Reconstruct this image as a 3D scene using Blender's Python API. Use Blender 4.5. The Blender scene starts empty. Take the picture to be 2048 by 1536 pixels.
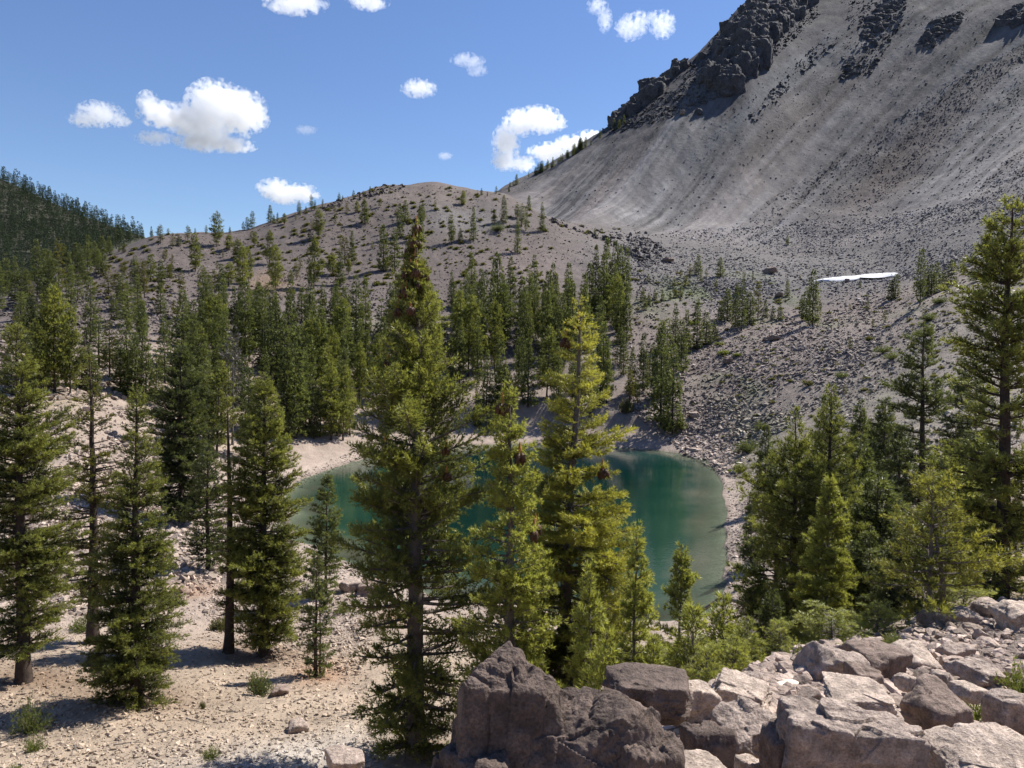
import bpy, bmesh, math
import numpy as np
from mathutils import Vector, Matrix

# ------------------------------------------------------------------ camera, sky, sun
PW, PH, FP = 2048.0, 1536.0, 1500.0
PITCH, ROLL = math.radians(2.4), math.radians(0.7)
SUN_AZ, SUN_EL = math.radians(57.0), math.radians(52.0)      # azimuth clockwise from the viewing direction (+Y)
WATER_Z = -18.0

scene = bpy.context.scene
cam_data = bpy.data.cameras.new("camera")
cam_data.sensor_width = 36.0
cam_data.lens = 36.0 * FP / PW
cam_data.clip_start = 0.1
cam_data.clip_end = 20000.0
cam = bpy.data.objects.new("camera", cam_data)
scene.collection.objects.link(cam)
CM = Matrix.Rotation(math.pi / 2 - PITCH, 3, 'X') @ Matrix.Rotation(ROLL, 3, 'Z')
cam.matrix_world = CM.to_4x4()
scene.camera = cam
CMN = np.array(CM)

world = bpy.data.worlds.new("World")
scene.world = world
world.use_nodes = True
wn = world.node_tree
bg = wn.nodes["Background"]
sky = wn.nodes.new("ShaderNodeTexSky")
sky.sky_type = 'NISHITA'
sky.sun_disc = False
sky.sun_elevation = SUN_EL
sky.sun_rotation = SUN_AZ
sky.altitude = 2000
sky.air_density = 1.35
sky.dust_density = 0.2
sky.ozone_density = 3.4
bg.inputs["Strength"].default_value = 0.086
hs = wn.nodes.new("ShaderNodeHueSaturation")
hs.inputs["Saturation"].default_value = 1.10
hs.inputs["Hue"].default_value = 0.51
wn.links.new(sky.outputs[0], hs.inputs["Color"])
wn.links.new(hs.outputs[0], bg.inputs["Color"])

sun_data = bpy.data.lights.new("sun", 'SUN')
sun_data.energy = 5.0
sun_data.angle = math.radians(0.5)
sun_data.color = (1.0, 0.955, 0.89)
sun = bpy.data.objects.new("sun", sun_data)
scene.collection.objects.link(sun)
SD = Vector((math.sin(SUN_AZ) * math.cos(SUN_EL), math.cos(SUN_AZ) * math.cos(SUN_EL), math.sin(SUN_EL)))
sun.rotation_euler = SD.to_track_quat('Z', 'Y').to_euler()

scene.view_settings.view_transform = 'Standard'
scene.view_settings.look = 'None'
scene.view_settings.exposure = 0.72
scene.view_settings.gamma = 1.0
scene.render.engine = 'CYCLES'
scene.cycles.use_denoising = True
scene.cycles.max_bounces = 12
scene.cycles.diffuse_bounces = 2
scene.cycles.glossy_bounces = 2
scene.cycles.transmission_bounces = 4
scene.cycles.transparent_max_bounces = 8
scene.cycles.volume_bounces = 12
scene.cycles.volume_step_rate = 0.6
scene.cycles.volume_max_steps = 96
scene.cycles.use_adaptive_sampling = True
scene.cycles.adaptive_threshold = 0.02

# ------------------------------------------------------------------ helpers
C = scene.collection
rng = np.random.default_rng(7)

def mesh_np(name, V, Fc, mats=(), attrs=None, smooth=False, midx=None):
    """V (n,3), Fc (m,k) -> mesh.  attrs: {name: per-vertex float or rgb array}"""
    V = np.asarray(V, np.float32); Fc = np.asarray(Fc, np.int32)
    me = bpy.data.meshes.new(name)
    k = Fc.shape[1]
    me.vertices.add(len(V)); me.vertices.foreach_set("co", V.ravel())
    me.loops.add(Fc.size); me.loops.foreach_set("vertex_index", Fc.ravel())
    me.polygons.add(len(Fc))
    me.polygons.foreach_set("loop_start", np.arange(0, Fc.size, k, dtype=np.int32))
    me.polygons.foreach_set("loop_total", np.full(len(Fc), k, np.int32))
    if smooth:
        me.polygons.foreach_set("use_smooth", np.ones(len(Fc), bool))
    else:
        me.polygons.foreach_set("use_smooth", np.zeros(len(Fc), bool))
    for m in mats: me.materials.append(m)
    if midx is not None: me.polygons.foreach_set("material_index", np.asarray(midx, np.int32))
    me.update(calc_edges=True)
    for an, av in (attrs or {}).items():
        av = np.asarray(av, np.float32)
        if av.ndim == 1:
            a = me.attributes.new(an, 'FLOAT', 'POINT'); a.data.foreach_set("value", av)
        else:
            a = me.attributes.new(an, 'FLOAT_COLOR', 'POINT')
            a.data.foreach_set("color", np.concatenate([av, np.ones((len(av), 1), np.float32)], 1).ravel())
    return me

def link(name, data, parent=None, loc=None):
    o = bpy.data.objects.new(name, data); C.objects.link(o)
    if parent is not None: o.parent = parent
    if loc is not None: o.location = loc
    return o

def tag(o, label=None, cat=None, group=None, kind=None):
    if label: o["label"] = label
    if cat: o["category"] = cat
    if group: o["group"] = group
    if kind: o["kind"] = kind
    return o

def srgb(r, g, b):
    c = np.array([r, g, b], float) / 255.0
    return np.where(c <= 0.04045, c / 12.92, ((c + 0.055) / 1.055) ** 2.4)

def _hash(ix, iy, iz, seed):
    h = (ix.astype(np.int64) * 374761393 + iy.astype(np.int64) * 668265263 + iz.astype(np.int64) * 2147483647 + seed * 974711) & 0xffffffff
    h = ((h ^ (h >> 13)) * 1274126177) & 0xffffffff
    h = ((h ^ (h >> 16)) * 2246822519) & 0xffffffff
    return ((h ^ (h >> 15)) & 0xffffff) / float(0xffffff)

def vnoise(P, seed=0):
    P = np.asarray(P, float)
    i = np.floor(P); f = P - i; f = f * f * (3 - 2 * f)
    i = i.astype(np.int64); out = 0
    for dx in (0, 1):
        for dy in (0, 1):
            for dz in (0, 1):
                w = (f[:, 0] if dx else 1 - f[:, 0]) * (f[:, 1] if dy else 1 - f[:, 1]) * (f[:, 2] if dz else 1 - f[:, 2])
                out = out + w * _hash(i[:, 0] + dx, i[:, 1] + dy, i[:, 2] + dz, seed)
    return out * 2 - 1

def fbm(P, octs=4, seed=0, gain=0.5):
    a, s, out = 1.0, 0.0, 0
    P = np.asarray(P, float)
    for o in range(octs):
        out = out + a * vnoise(P * 2.03 ** o + 17.3 * o, seed + o); s += a; a *= gain
    return out / s

def pix_dir(u, v):
    u = np.atleast_1d(np.asarray(u, float)); v = np.atleast_1d(np.asarray(v, float))
    d = np.stack([(u - PW / 2) / FP, (PH / 2 - v) / FP, -np.ones_like(u)], 1)
    return d @ CMN.T

def pt(u, v, D):
    d = pix_dir(u, v)[0]
    return d * (D / d[1])

def project(P):
    q = np.asarray(P, float) @ CMN            # world -> camera
    return PW / 2 + FP * q[:, 0] / -q[:, 2], PH / 2 - FP * q[:, 1] / -q[:, 2]

# ------------------------------------------------------------------ terrain: lofted from cross sections along sight lines
# each column: photo column u, then (distance, 'v' photo row | 'z' height) for the same 15 terrain lines, near to far
def zc(z): return ('z', z)
COLS = {
 -1500: [(1,zc(-1.7)),(3,zc(-2.5)),(6,zc(-4.6)),(15,zc(-10.5)),(26,zc(-12.5)),(50,zc(-13)),(75,zc(-10)),(97,zc(-4)),(125,zc(2)),(165,zc(10)),(200,zc(15)),(225,zc(20)),(300,zc(24)),(430,zc(75)),(560,zc(150)),(1200,zc(60))],
 -500:  [(1,zc(-1.7)),(3,zc(-2.5)),(6,zc(-4.8)),(15,zc(-11)),(26,zc(-13.4)),(50,zc(-14.5)),(75,zc(-11)),(97,zc(-5)),(125,zc(-1)),(160,zc(6)),(195,zc(11)),(225,zc(14)),(300,zc(16)),(410,zc(60)),(540,zc(150)),(1200,zc(60))],
 0:     [(1,zc(-1.7)),(3,zc(-2.5)),(6,zc(-5.0)),(15,zc(-11.4)),(26,zc(-13.7)),(48,1195),(72,960),(95,790),(122,715),(160,632),(195,600),(225,594),(290,zc(16)),(400,470),(520,362),(1200,zc(50))],
 140:   [(1,zc(-1.7)),(3,zc(-2.5)),(6,zc(-5.0)),(15,zc(-11.4)),(26,zc(-13.7)),(48,1200),(73,975),(97,792),(124,725),(164,630),(205,565),(235,532),(290,zc(22)),(420,478),(520,425),(1200,zc(50))],
 300:   [(1,zc(-1.7)),(3,zc(-2.5)),(6,zc(-5.0)),(15,zc(-11.5)),(26,zc(-13.8)),(48,1225),(75,1040),(104,840),(126,742),(168,628),(218,530),(250,479),(300,zc(32)),(420,zc(50)),(500,482),(1200,zc(50))],
 500:   [(1,zc(-1.7)),(3,zc(-2.5)),(6,zc(-5.1)),(15,zc(-11.6)),(26,zc(-13.9)),(50,1233),(82,1030),(112,905),(135,790),(175,640),(228,535),(270,456),(330,zc(38)),(420,zc(34)),(520,zc(40)),(1200,zc(20))],
 640:   [(1,zc(-1.7)),(3,zc(-2.4)),(6,zc(-5.0)),(15,zc(-11.7)),(26,zc(-14.1)),(52,1216),(85,zc(-18.5)),(116,925),(140,806),(178,642),(232,530),(292,409),(350,zc(45)),(430,zc(38)),(520,zc(40)),(1200,zc(20))],
 770:   [(1,zc(-1.7)),(3,zc(-2.3)),(6,zc(-4.6)),(15,zc(-11.8)),(26,zc(-14.1)),(54,1192),(88,zc(-19)),(125,910),(148,800),(182,650),(238,520),(314,373),(360,zc(62)),(440,zc(48)),(540,zc(48)),(1200,zc(20))],
 860:   [(1,zc(-1.7)),(3,zc(-2.2)),(6,zc(-4.3)),(16,zc(-12)),(26,zc(-14.1)),(54,1195),(92,zc(-19)),(132,900),(152,805),(188,655),(244,515),(320,369),(365,zc(66)),(440,zc(60)),(540,zc(60)),(1200,zc(20))],
 1000:  [(1,zc(-1.7)),(3,zc(-2.4)),(6,zc(-3.8)),(17,zc(-11.5)),(27,zc(-14.5)),(54,1205),(96,zc(-19)),(138,893),(158,800),(198,662),(254,510),(318,388),(345,zc(66)),(430,zc(88)),(520,384),(1200,zc(20))],
 1100:  [(1,zc(-1.65)),(3,zc(-2.35)),(5.5,zc(-3.1)),(17,zc(-11.2)),(28,zc(-15)),(52,1220),(98,zc(-19)),(139,893),(160,800),(203,664),(258,510),(308,437),(335,zc(56)),(430,zc(92)),(530,333),(1200,zc(40))],
 1190:  [(1,zc(-1.65)),(3,zc(-2.35)),(5.5,zc(-3.2)),(17,zc(-10.8)),(28,zc(-15.2)),(51,1232),(98,zc(-19)),(139,893),(160,799),(207,665),(258,515),(302,460),(345,437),(440,zc(110)),(545,279),(1200,zc(60))],
 1300:  [(1,zc(-1.65)),(3,zc(-2.35)),(5.5,zc(-3.15)),(18,zc(-10.8)),(30,zc(-15.8)),(50,1238),(96,zc(-18.6)),(137,893),(158,795),(210,655),(262,520),(302,487),(350,452),(450,zc(136)),(580,206),(1400,zc(80))],
 1400:  [(1,zc(-1.65)),(3,zc(-2.35)),(7,zc(-3.35)),(19,zc(-10.6)),(32,zc(-16)),(49,1240),(92,zc(-18.2)),(134,893),(155,790),(212,640),(265,535),(305,500),(355,458),(480,zc(175)),(640,128),(1500,zc(100))],
 1480:  [(1,zc(-1.65)),(3,zc(-2.35)),(7.5,zc(-3.35)),(19,zc(-9.8)),(32,zc(-15.5)),(48,1243),(88,1010),(130,877),(150,775),(212,628),(265,540),(308,505),(360,450),(500,zc(205)),(700,45),(1600,zc(120))],
 1600:  [(1,zc(-1.65)),(3,zc(-2.35)),(9,zc(-3.7)),(20,zc(-8.6)),(30,zc(-12)),(50,1110),(84,950),(122,830),(148,735),(210,615),(262,545),(312,508),(370,430),(540,zc(235)),(760,-40),(1700,zc(160))],
 1760:  [(1,zc(-1.65)),(3,zc(-2.35)),(11,zc(-4.3)),(20,zc(-7.6)),(30,zc(-10.2)),(50,1045),(80,885),(114,770),(145,680),(200,590),(252,540),(305,478),(370,400),(560,zc(270)),(800,-120),(1700,zc(200))],
 1900:  [(1,zc(-1.65)),(3,zc(-2.35)),(12.5,zc(-4.5)),(20,zc(-6.8)),(30,zc(-8.6)),(50,975),(80,815),(110,705),(142,615),(195,542),(245,480),(305,420),(370,340),(560,zc(290)),(800,-160),(1700,zc(200))],
 2048:  [(1,zc(-1.65)),(3,zc(-2.35)),(14,zc(-4.7)),(20,zc(-6.4)),(30,zc(-7.2)),(50,900),(80,755),(108,648),(140,555),(190,478),(242,410),(305,345),(375,260),(560,zc(310)),(800,-200),(1700,zc(200))],
 2500:  [(1,zc(-1.6)),(3,zc(-1.9)),(14,zc(-3.9)),(20,zc(-4.6)),(30,zc(-4.5)),(50,zc(-3)),(80,zc(6)),(108,zc(15)),(140,zc(27)),(190,zc(48)),(242,zc(75)),(305,zc(108)),(375,zc(150)),(560,zc(310)),(800,zc(460)),(1700,zc(200))],
 4500:  [(1,zc(-1.55)),(3,zc(-1.7)),(14,zc(-2.0)),(20,zc(-2)),(30,zc(0)),(50,zc(5)),(80,zc(14)),(108,zc(26)),(140,zc(42)),(190,zc(66)),(242,zc(95)),(305,zc(130)),(375,zc(175)),(560,zc(310)),(800,zc(440)),(1700,zc(200))],
}
EXTRA = [(3000.0, -30.0), (9000.0, -60.0)]
us = sorted(COLS); K = len(COLS[0])
AZ, RR, ZZ = [], [], []
for u in us:
    a_, r_, z_ = [], [], []
    for D, v in COLS[u]:
        if isinstance(v, tuple):
            p = pt(u, 705 - (u - 1024) * math.tan(ROLL) * 0, D); p = np.array([p[0], p[1], v[1]])
        else:
            p = pt(u, v, D)
        a_.append(math.atan2(p[0], p[1])); r_.append(math.hypot(p[0], p[1])); z_.append(p[2])
    AZ.append(a_); RR.append(r_); ZZ.append(z_)
AZ, RR, ZZ = np.array(AZ), np.array(RR), np.array(ZZ)

def pchip(x, y, xi):
    h = np.diff(x); dl = np.diff(y) / h
    m = np.zeros_like(y)
    w1, w2 = 2 * h[1:] + h[:-1], h[1:] + 2 * h[:-1]
    same = dl[:-1] * dl[1:] > 0
    with np.errstate(divide='ignore', invalid='ignore'):
        m[1:-1] = np.where(same, (w1 + w2) / (w1 / dl[:-1] + w2 / dl[1:]), 0)
    m[0], m[-1] = dl[0], dl[-1]
    k = np.clip(np.searchsorted(x, xi) - 1, 0, len(h) - 1)
    t = np.clip((xi - x[k]) / h[k], 0, 1)
    return (y[k] * (1 + 2 * t) * (1 - t) ** 2 + y[k + 1] * t * t * (3 - 2 * t) + h[k] * m[k] * t * (1 - t) ** 2 + h[k] * m[k + 1] * t * t * (t - 1))

az_front = np.linspace(-0.72, 0.72, 1250)
az_side = 0.72 + (math.pi - 0.72) * np.linspace(0, 1, 70)[1:] ** 1.4
azs = np.concatenate([-az_side[::-1], az_front, az_side])
lr = np.concatenate([np.linspace(math.log(0.6), math.log(18), 150)[:-1], np.linspace(math.log(18), math.log(900), 820)[:-1], np.linspace(math.log(900), math.log(9000), 50)])
rs = np.exp(lr)
NA, NR = len(azs), len(rs)
Zg = np.zeros((NA, NR))
for i, a in enumerate(azs):
    rk = np.array([np.interp(a, AZ[:, k], RR[:, k]) for k in range(K)])
    zk = np.array([np.interp(a, AZ[:, k], ZZ[:, k]) for k in range(K)])
    if abs(a) > 1.6:                                            # behind the camera both sides meet
        w = min(1.0, (abs(a) - 1.6) / (math.pi - 1.6)) * 0.5
        oi = 0 if a > 0 else -1
        rk = rk * (1 - w) + RR[oi] * w; zk = zk * (1 - w) + ZZ[oi] * w
    x = np.concatenate([[0.0], rk, [e[0] for e in EXTRA]]); y = np.concatenate([[-1.6], zk, [e[1] for e in EXTRA]])
    Zg[i] = pchip(x, y, rs)
# soften the facets between neighbouring columns
ker = np.hanning(27); ker /= ker.sum()
fr = slice(68, 68 + 1250)
pad = np.concatenate([np.repeat(Zg[68:69], 13, 0), Zg[fr], np.repeat(Zg[68 + 1249:68 + 1250], 13, 0)])
Zs = np.apply_along_axis(lambda c: np.convolve(c, ker, 'valid'), 0, pad)
Zg[fr] = Zs

LAKE_PX = [(592,965),(640,945),(700,925),(760,910),(860,898),(980,890),(1100,889),(1240,896),(1330,903),(1400,918),(1432,940),(1447,985),(1452,1040),(1455,1100),(1455,1150),(1448,1195),(1425,1222),(1385,1242),(1300,1243),(1180,1238),(1080,1225),(980,1205),(880,1195),(800,1172),(740,1150),(685,1122),(640,1105),(600,1080),(582,1040),(580,1000)]
LAKE = []
for (u, v) in LAKE_PX:
    d = pix_dir(u, v)[0]; LAKE.append((d * (WATER_Z / d[2]))[:2])
LAKE = np.array(LAKE)
def _catmull(P, n=6):
    out = []
    m = len(P)
    for i in range(m):
        p0, p1, p2, p3 = P[i - 1], P[i], P[(i + 1) % m], P[(i + 2) % m]
        for t in np.linspace(0, 1, n, endpoint=False):
            out.append(0.5 * ((2 * p1) + (-p0 + p2) * t + (2 * p0 - 5 * p1 + 4 * p2 - p3) * t * t + (-p0 + 3 * p1 - 3 * p2 + p3) * t ** 3))
    return np.array(out)
LAKE = _catmull(LAKE)
LAKE += 1.1 * fbm(np.stack([LAKE[:, 0] * .45, LAKE[:, 1] * .45, LAKE[:, 0] * 0], 1), 3, 91)[:, None]

def inside(poly, x, y):
    c = np.zeros(x.shape, bool); n = len(poly)
    for i in range(n):
        x1, y1 = poly[i]; x2, y2 = poly[(i + 1) % n]
        if y1 == y2: continue
        c ^= ((y1 > y) != (y2 > y)) & (x < (x2 - x1) * (y - y1) / (y2 - y1) + x1)
    return c
def lake_sdf(x, y):
    d = np.full(x.shape, 1e9); n = len(LAKE)
    for i in range(n):
        a = LAKE[i]; b = LAKE[(i + 1) % n]; e = b - a
        t = np.clip(((x - a[0]) * e[0] + (y - a[1]) * e[1]) / (e @ e + 1e-9), 0, 1)
        d = np.minimum(d, (x - a[0] - t * e[0]) ** 2 + (y - a[1] - t * e[1]) ** 2)
    d = np.sqrt(d)
    return np.where(inside(LAKE, x, y), -d, d)

A2, R2 = np.meshgrid(azs, rs, indexing='ij')
X2, Y2 = R2 * np.sin(A2), R2 * np.cos(A2)
near = (X2 > LAKE[:, 0].min() - 22) & (X2 < LAKE[:, 0].max() + 22) & (Y2 > LAKE[:, 1].min() - 22) & (Y2 < LAKE[:, 1].max() + 22)
sd = np.full(X2.shape, 99.0)
sd[near] = lake_sdf(X2[near], Y2[near])

# projected photo position of every terrain point, used to say which ground lies where
PX, PY = project(np.stack([X2, Y2, Zg], -1).reshape(-1, 3))
front = (Y2.ravel() > 0.3)
PX = np.where(front, PX, -9999).reshape(X2.shape); PY = np.where(front, PY, 9999).reshape(X2.shape)

def bump(x, a, b, s):   # smooth window
    return 1 / (1 + np.exp(-(x - a) / s)) * 1 / (1 + np.exp((x - b) / s))
PP = np.stack([X2.ravel(), Y2.ravel(), np.zeros(X2.size)], 1)
sc_noise = fbm(PP * 0.045, 4, 3).reshape(X2.shape)
md_noise = fbm(PP * 0.35, 3, 11).reshape(X2.shape)
fn_noise = fbm(PP * 1.6, 3, 23).reshape(X2.shape)
MTN = np.clip((R2 - 325) / 40, 0, 1) * np.clip((A2 + 0.02) / 0.06, 0, 1)        # the big scree mountain
HILL = np.clip((R2 - 170) / 25, 0, 1) * (1 - np.clip((R2 - 330) / 15, 0, 1)) * (1 - np.clip((A2 - 0.16) / 0.08, 0, 1))
# coordinate across the scree's runs: a quadratic surface that stays constant along the runs' courses on the slope
RUNPX = [[(1060,440),(1160,385),(1250,340),(1330,300)], [(1180,440),(1300,355),(1400,290),(1500,215)], [(1307,455),(1460,286),(1557,190),(1640,90)], [(1500,470),(1650,330),(1790,200),(1900,100)], [(1700,460),(1850,330),(2043,200)], [(1850,440),(2043,300)]]
ELV = np.maximum.accumulate(Zg / rs[None, :], axis=1)
rows_, vals_ = [], []
for L_ in RUNPX:
    pts_ = []
    for (u, v) in L_:
        d = pix_dir(u, v)[0]; ia = int(np.argmin(np.abs(azs - math.atan2(d[0], d[1])))); j = int(np.searchsorted(ELV[ia], d[2] / math.hypot(d[0], d[1]))); j = min(j, NR - 1)
        pts_.append((rs[j] * math.sin(azs[ia]), rs[j] * math.cos(azs[ia])))
    for (a, b) in pts_:
        a_, b_ = a / 200, (b - 400) / 200; rows_.append([1, a_, b_, a_ * a_, a_ * b_, b_ * b_]); vals_.append(pts_[0][0] - .3 * (pts_[0][1] - 350))
cf = np.linalg.lstsq(np.array(rows_), np.array(vals_), rcond=None)[0]
a_, b_ = X2 / 200, (Y2 - 400) / 200
q = cf[0] + cf[1] * a_ + cf[2] * b_ + cf[3] * a_ * a_ + cf[4] * a_ * b_ + cf[5] * b_ * b_
qa = np.hypot(X2 + 97, Y2 - 160)
print('run fit', np.abs(np.array(rows_) @ cf - vals_).max())
streak = fbm(np.stack([q.ravel() * 0.06, qa.ravel() * 0.004, 0 * q.ravel()], 1), 4, 51, 0.6).reshape(X2.shape)
amp = 0.02 + 0.012 * np.clip(R2, 0, 60)
Zg += sc_noise * np.clip((R2 - 20) / 80, 0, 1) * (1.3 + .9 * MTN)
Zg += md_noise * np.clip((R2 - 6) / 40, 0, 1) * (0.22 + 0.15 * MTN)
Zg += fn_noise * np.clip(R2 / 30, 0.1, 1) * 0.07
Zg += streak * MTN * 3.0
# gullies / furrows on the rounded hill
Zg += HILL * 1.6 * fbm(np.stack([X2.ravel() * 0.06, Y2.ravel() * 0.02, 0 * q.ravel()], 1), 3, 77).reshape(X2.shape)
# lake basin
shore = np.clip(sd, 0, None)
Zg = np.where(sd < 22, np.where(sd < 0, np.minimum(Zg, WATER_Z) * 0 + WATER_Z - 0.04 + np.maximum(sd, -9) * 0.28,
      np.clip(Zg, WATER_Z + 0.03 + shore * 0.10 + 0.05 * np.clip(shore, 0, 3) * fn_noise - .12 * np.clip(shore - 5, 0, None) ** 1.5, WATER_Z + 0.1 + shore * 0.42 + .25 * np.clip(shore - 6, 0, None) ** 2)), Zg)

def ground_z(x, y):
    x = np.asarray(x, float); y = np.asarray(y, float)
    a = np.arctan2(x, y); r = np.log(np.maximum(np.hypot(x, y), rs[0]))
    ia = np.clip(np.searchsorted(azs, a) - 1, 0, NA - 2); ir = np.clip(np.searchsorted(lr, r) - 1, 0, NR - 2)
    ta = np.clip((a - azs[ia]) / (azs[ia + 1] - azs[ia]), 0, 1); tr = np.clip((r - lr[ir]) / (lr[ir + 1] - lr[ir]), 0, 1)
    return (Zg[ia, ir] * (1 - ta) * (1 - tr) + Zg[ia + 1, ir] * ta * (1 - tr) + Zg[ia, ir + 1] * (1 - ta) * tr + Zg[ia + 1, ir + 1] * ta * tr)

ELV = np.maximum.accumulate(Zg / rs[None, :], axis=1)
def hit(u, v):
    """first terrain point met by the sight line through photo point (u, v); nan if sky"""
    d = pix_dir(u, v); a = np.arctan2(d[:, 0], d[:, 1]); s = d[:, 2] / np.hypot(d[:, 0], d[:, 1])
    ia = np.clip(np.searchsorted(azs, a), 1, NA - 1)
    ia = np.where(a - azs[ia - 1] < azs[ia] - a, ia - 1, ia)
    r = np.full(len(a), np.nan)
    for k in range(len(a)):
        j = np.searchsorted(ELV[ia[k]], s[k])
        if 0 < j < NR:
            e0_, e1_ = ELV[ia[k]][j - 1], ELV[ia[k]][j]
            r[k] = rs[j - 1] + (rs[j] - rs[j - 1]) * min(1, max(0, (s[k] - e0_) / (e1_ - e0_ + 1e-12)))
    return r * np.sin(a), r * np.cos(a)

# ------------------------------------------------------------------ what the ground is made of, place by place
WX = PX + 26 * sc_noise + 10 * md_noise; WY = PY + 16 * sc_noise + 7 * md_noise
def blob(cx, cy, rx, ry, ang=0.0, p=2.0):
    c, s = math.cos(math.radians(ang)), math.sin(math.radians(ang))
    x, y = WX - cx, WY - cy
    return np.exp(-(np.abs((x * c + y * s) / rx) ** p + np.abs((-x * s + y * c) / ry) ** p))
def mixc(base, col, w):
    return base * (1 - w[..., None]) + np.asarray(col) * w[..., None]
def mult(base, f): return base * f[..., None]
TAN, PALE, HILLC, GREY, DARK, SAND, OCHRE, GREEN = (np.array(c) for c in (
    (.325, .256, .190), (.305, .243, .196), (.120, .099, .089), (.178, .171, .168), (.085, .080, .080), (.225, .200, .165), (.36, .225, .135), (.085, .105, .040)))
ALB = np.zeros(X2.shape + (3,)) + TAN
ALB = mixc(ALB, PALE, np.clip((R2 - 40) / 12, 0, 1))
ALB = mixc(ALB, PALE * .92, np.clip((R2 - 105) / 20, 0, 1))
ALB = mixc(ALB, HILLC * 1.25, np.clip((R2 - 140) / 40, 0, 1))
ALB = mixc(ALB, HILLC, np.clip((R2 - 185) / 30, 0, 1))
ALB = mixc(ALB, (.175, .160, .150), blob(930, 440, 95, 38) * .9 * HILL)
ALB = mixc(ALB, (.175, .145, .125), blob(800, 385, 180, 22) * .8 * HILL)
ALB = mixc(ALB, (.22, .155, .105), blob(540, 570, 45, 16) * .9 * HILL)
ALB = mixc(ALB, (.19, .150, .132), blob(1130, 545, 130, 45) * .7)
rt = 1 / (1 + np.exp(-(A2 - 0.10) / 0.03))
ALB = mixc(ALB, (.185, .152, .132), rt * np.clip((R2 - 90) / 30, 0, 1) * (1 - np.clip((R2 - 300) / 60, 0, 1)))
ALB = mixc(ALB, (.125, .115, .110), rt * np.clip((R2 - 210) / 40, 0, 1) * (1 - MTN))
ALB = mixc(ALB, GREY, MTN)
st1 = np.clip(streak * 1.6 + .5, 0, 1)
fine = fbm(np.stack([q.ravel() * 0.30, qa.ravel() * 0.008, 0 * q.ravel()], 1), 3, 61, .6).reshape(X2.shape)
fine2 = fbm(np.stack([q.ravel() * 0.75, qa.ravel() * 0.02, 0 * q.ravel()], 1), 3, 67, .6).reshape(X2.shape)
ALB = np.where(MTN[..., None] > 0, ALB * (1 + MTN * (-.24 + 0.0 + .42 * st1 + .8 * fine + .6 * fine2))[..., None], ALB)
brown = np.clip(fbm(np.stack([q.ravel() * 0.05 + 9, qa.ravel() * 0.008, 0 * q.ravel()], 1), 3, 71).reshape(X2.shape) * 2.4 - .1, 0, 1)
ALB = mixc(ALB, np.array((.235, .195, .175)), brown * MTN * .4)
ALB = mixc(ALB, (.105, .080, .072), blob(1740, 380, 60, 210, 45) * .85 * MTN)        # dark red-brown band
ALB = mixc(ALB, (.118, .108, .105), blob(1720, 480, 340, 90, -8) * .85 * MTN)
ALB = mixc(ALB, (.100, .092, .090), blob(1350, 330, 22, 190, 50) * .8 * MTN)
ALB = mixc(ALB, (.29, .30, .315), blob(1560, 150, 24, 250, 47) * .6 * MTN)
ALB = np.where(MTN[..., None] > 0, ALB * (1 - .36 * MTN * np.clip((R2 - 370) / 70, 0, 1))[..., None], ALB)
cragm = np.clip(blob(1520, 60, 175, 95, -40, 4) + blob(1330, 195, 150, 26, -37) + blob(1230, 250, 90, 18, -35) + blob(1660, 10, 120, 40, 0), 0, 1)
cragm *= 1 / (1 + np.exp(-((1480 - WX) * .62 + (180 - WY) * 1.0 + 66) / 14)) + blob(1660, -5, 70, 22)
cragm = np.clip(cragm, 0, 1)
ALB = mixc(ALB, (.060, .057, .060), cragm * MTN)
for (cx, cy, rx, ry, an) in [(1760, 20, 40, 60, 20), (1880, 45, 55, 25, -30), (2035, 25, 50, 30, -30), (1700, 140, 40, 8, -40), (1830, 90, 70, 10, -35), (1400, 215, 30, 20, 0), (1650, 75, 22, 14, 0)]:
    ALB = mixc(ALB, (.10, .095, .098), blob(cx, cy, rx, ry, an) * .55 * MTN)
# smooth sandy fan coming down from the right
fan = 1 / (1 + np.exp(-((WX - 1690) * .62 - (780 - WY) * 0.95 + 40) / 34)) * np.clip((R2 - 55) / 15, 0, 1) * (1 - np.clip((R2 - 200) / 50, 0, 1)) * (A2 > .2)
fan = np.clip(fan, 0, 1)
ALB = mixc(ALB, SAND, fan * .7)
# green low growth between the stones on the right and at the foot of the talus
gn = np.clip(fbm(PP * np.array([.12, .05, 1]), 4, 33).reshape(X2.shape) * 2.6 - .15, 0, 1)
gz = blob(1420, 600, 190, 42) * .9 + blob(1560, 690, 130, 30, -20) * .6 + blob(1480, 740, 60, 60) * .6 + blob(1960, 560, 150, 40, -32) * .8 + blob(1520, 900, 60, 110) * .5 + blob(1850, 760, 160, 90) * .35 + blob(700, 665, 90, 14) * .6 + blob(1560, 1010, 40, 90) * .5
ALB = mixc(ALB, GREEN * 1.5, np.clip(gz, 0, 1) * gn * .75)
# shore: pale beige beach
beach = np.exp(-np.clip(sd, 0, None) / 6.5) * (sd < 22)
ALB = mixc(ALB, (.33, .265, .22), beach * .9)
wet = np.clip(1 - np.clip(sd, 0, None) / 0.8, 0, 1) * (sd < 2)
ALB = mixc(ALB, (.15, .12, .095), wet * .6)
ALB = mixc(ALB, (.14, .15, .12), np.clip(-sd / 1.5, 0, 1))
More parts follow.
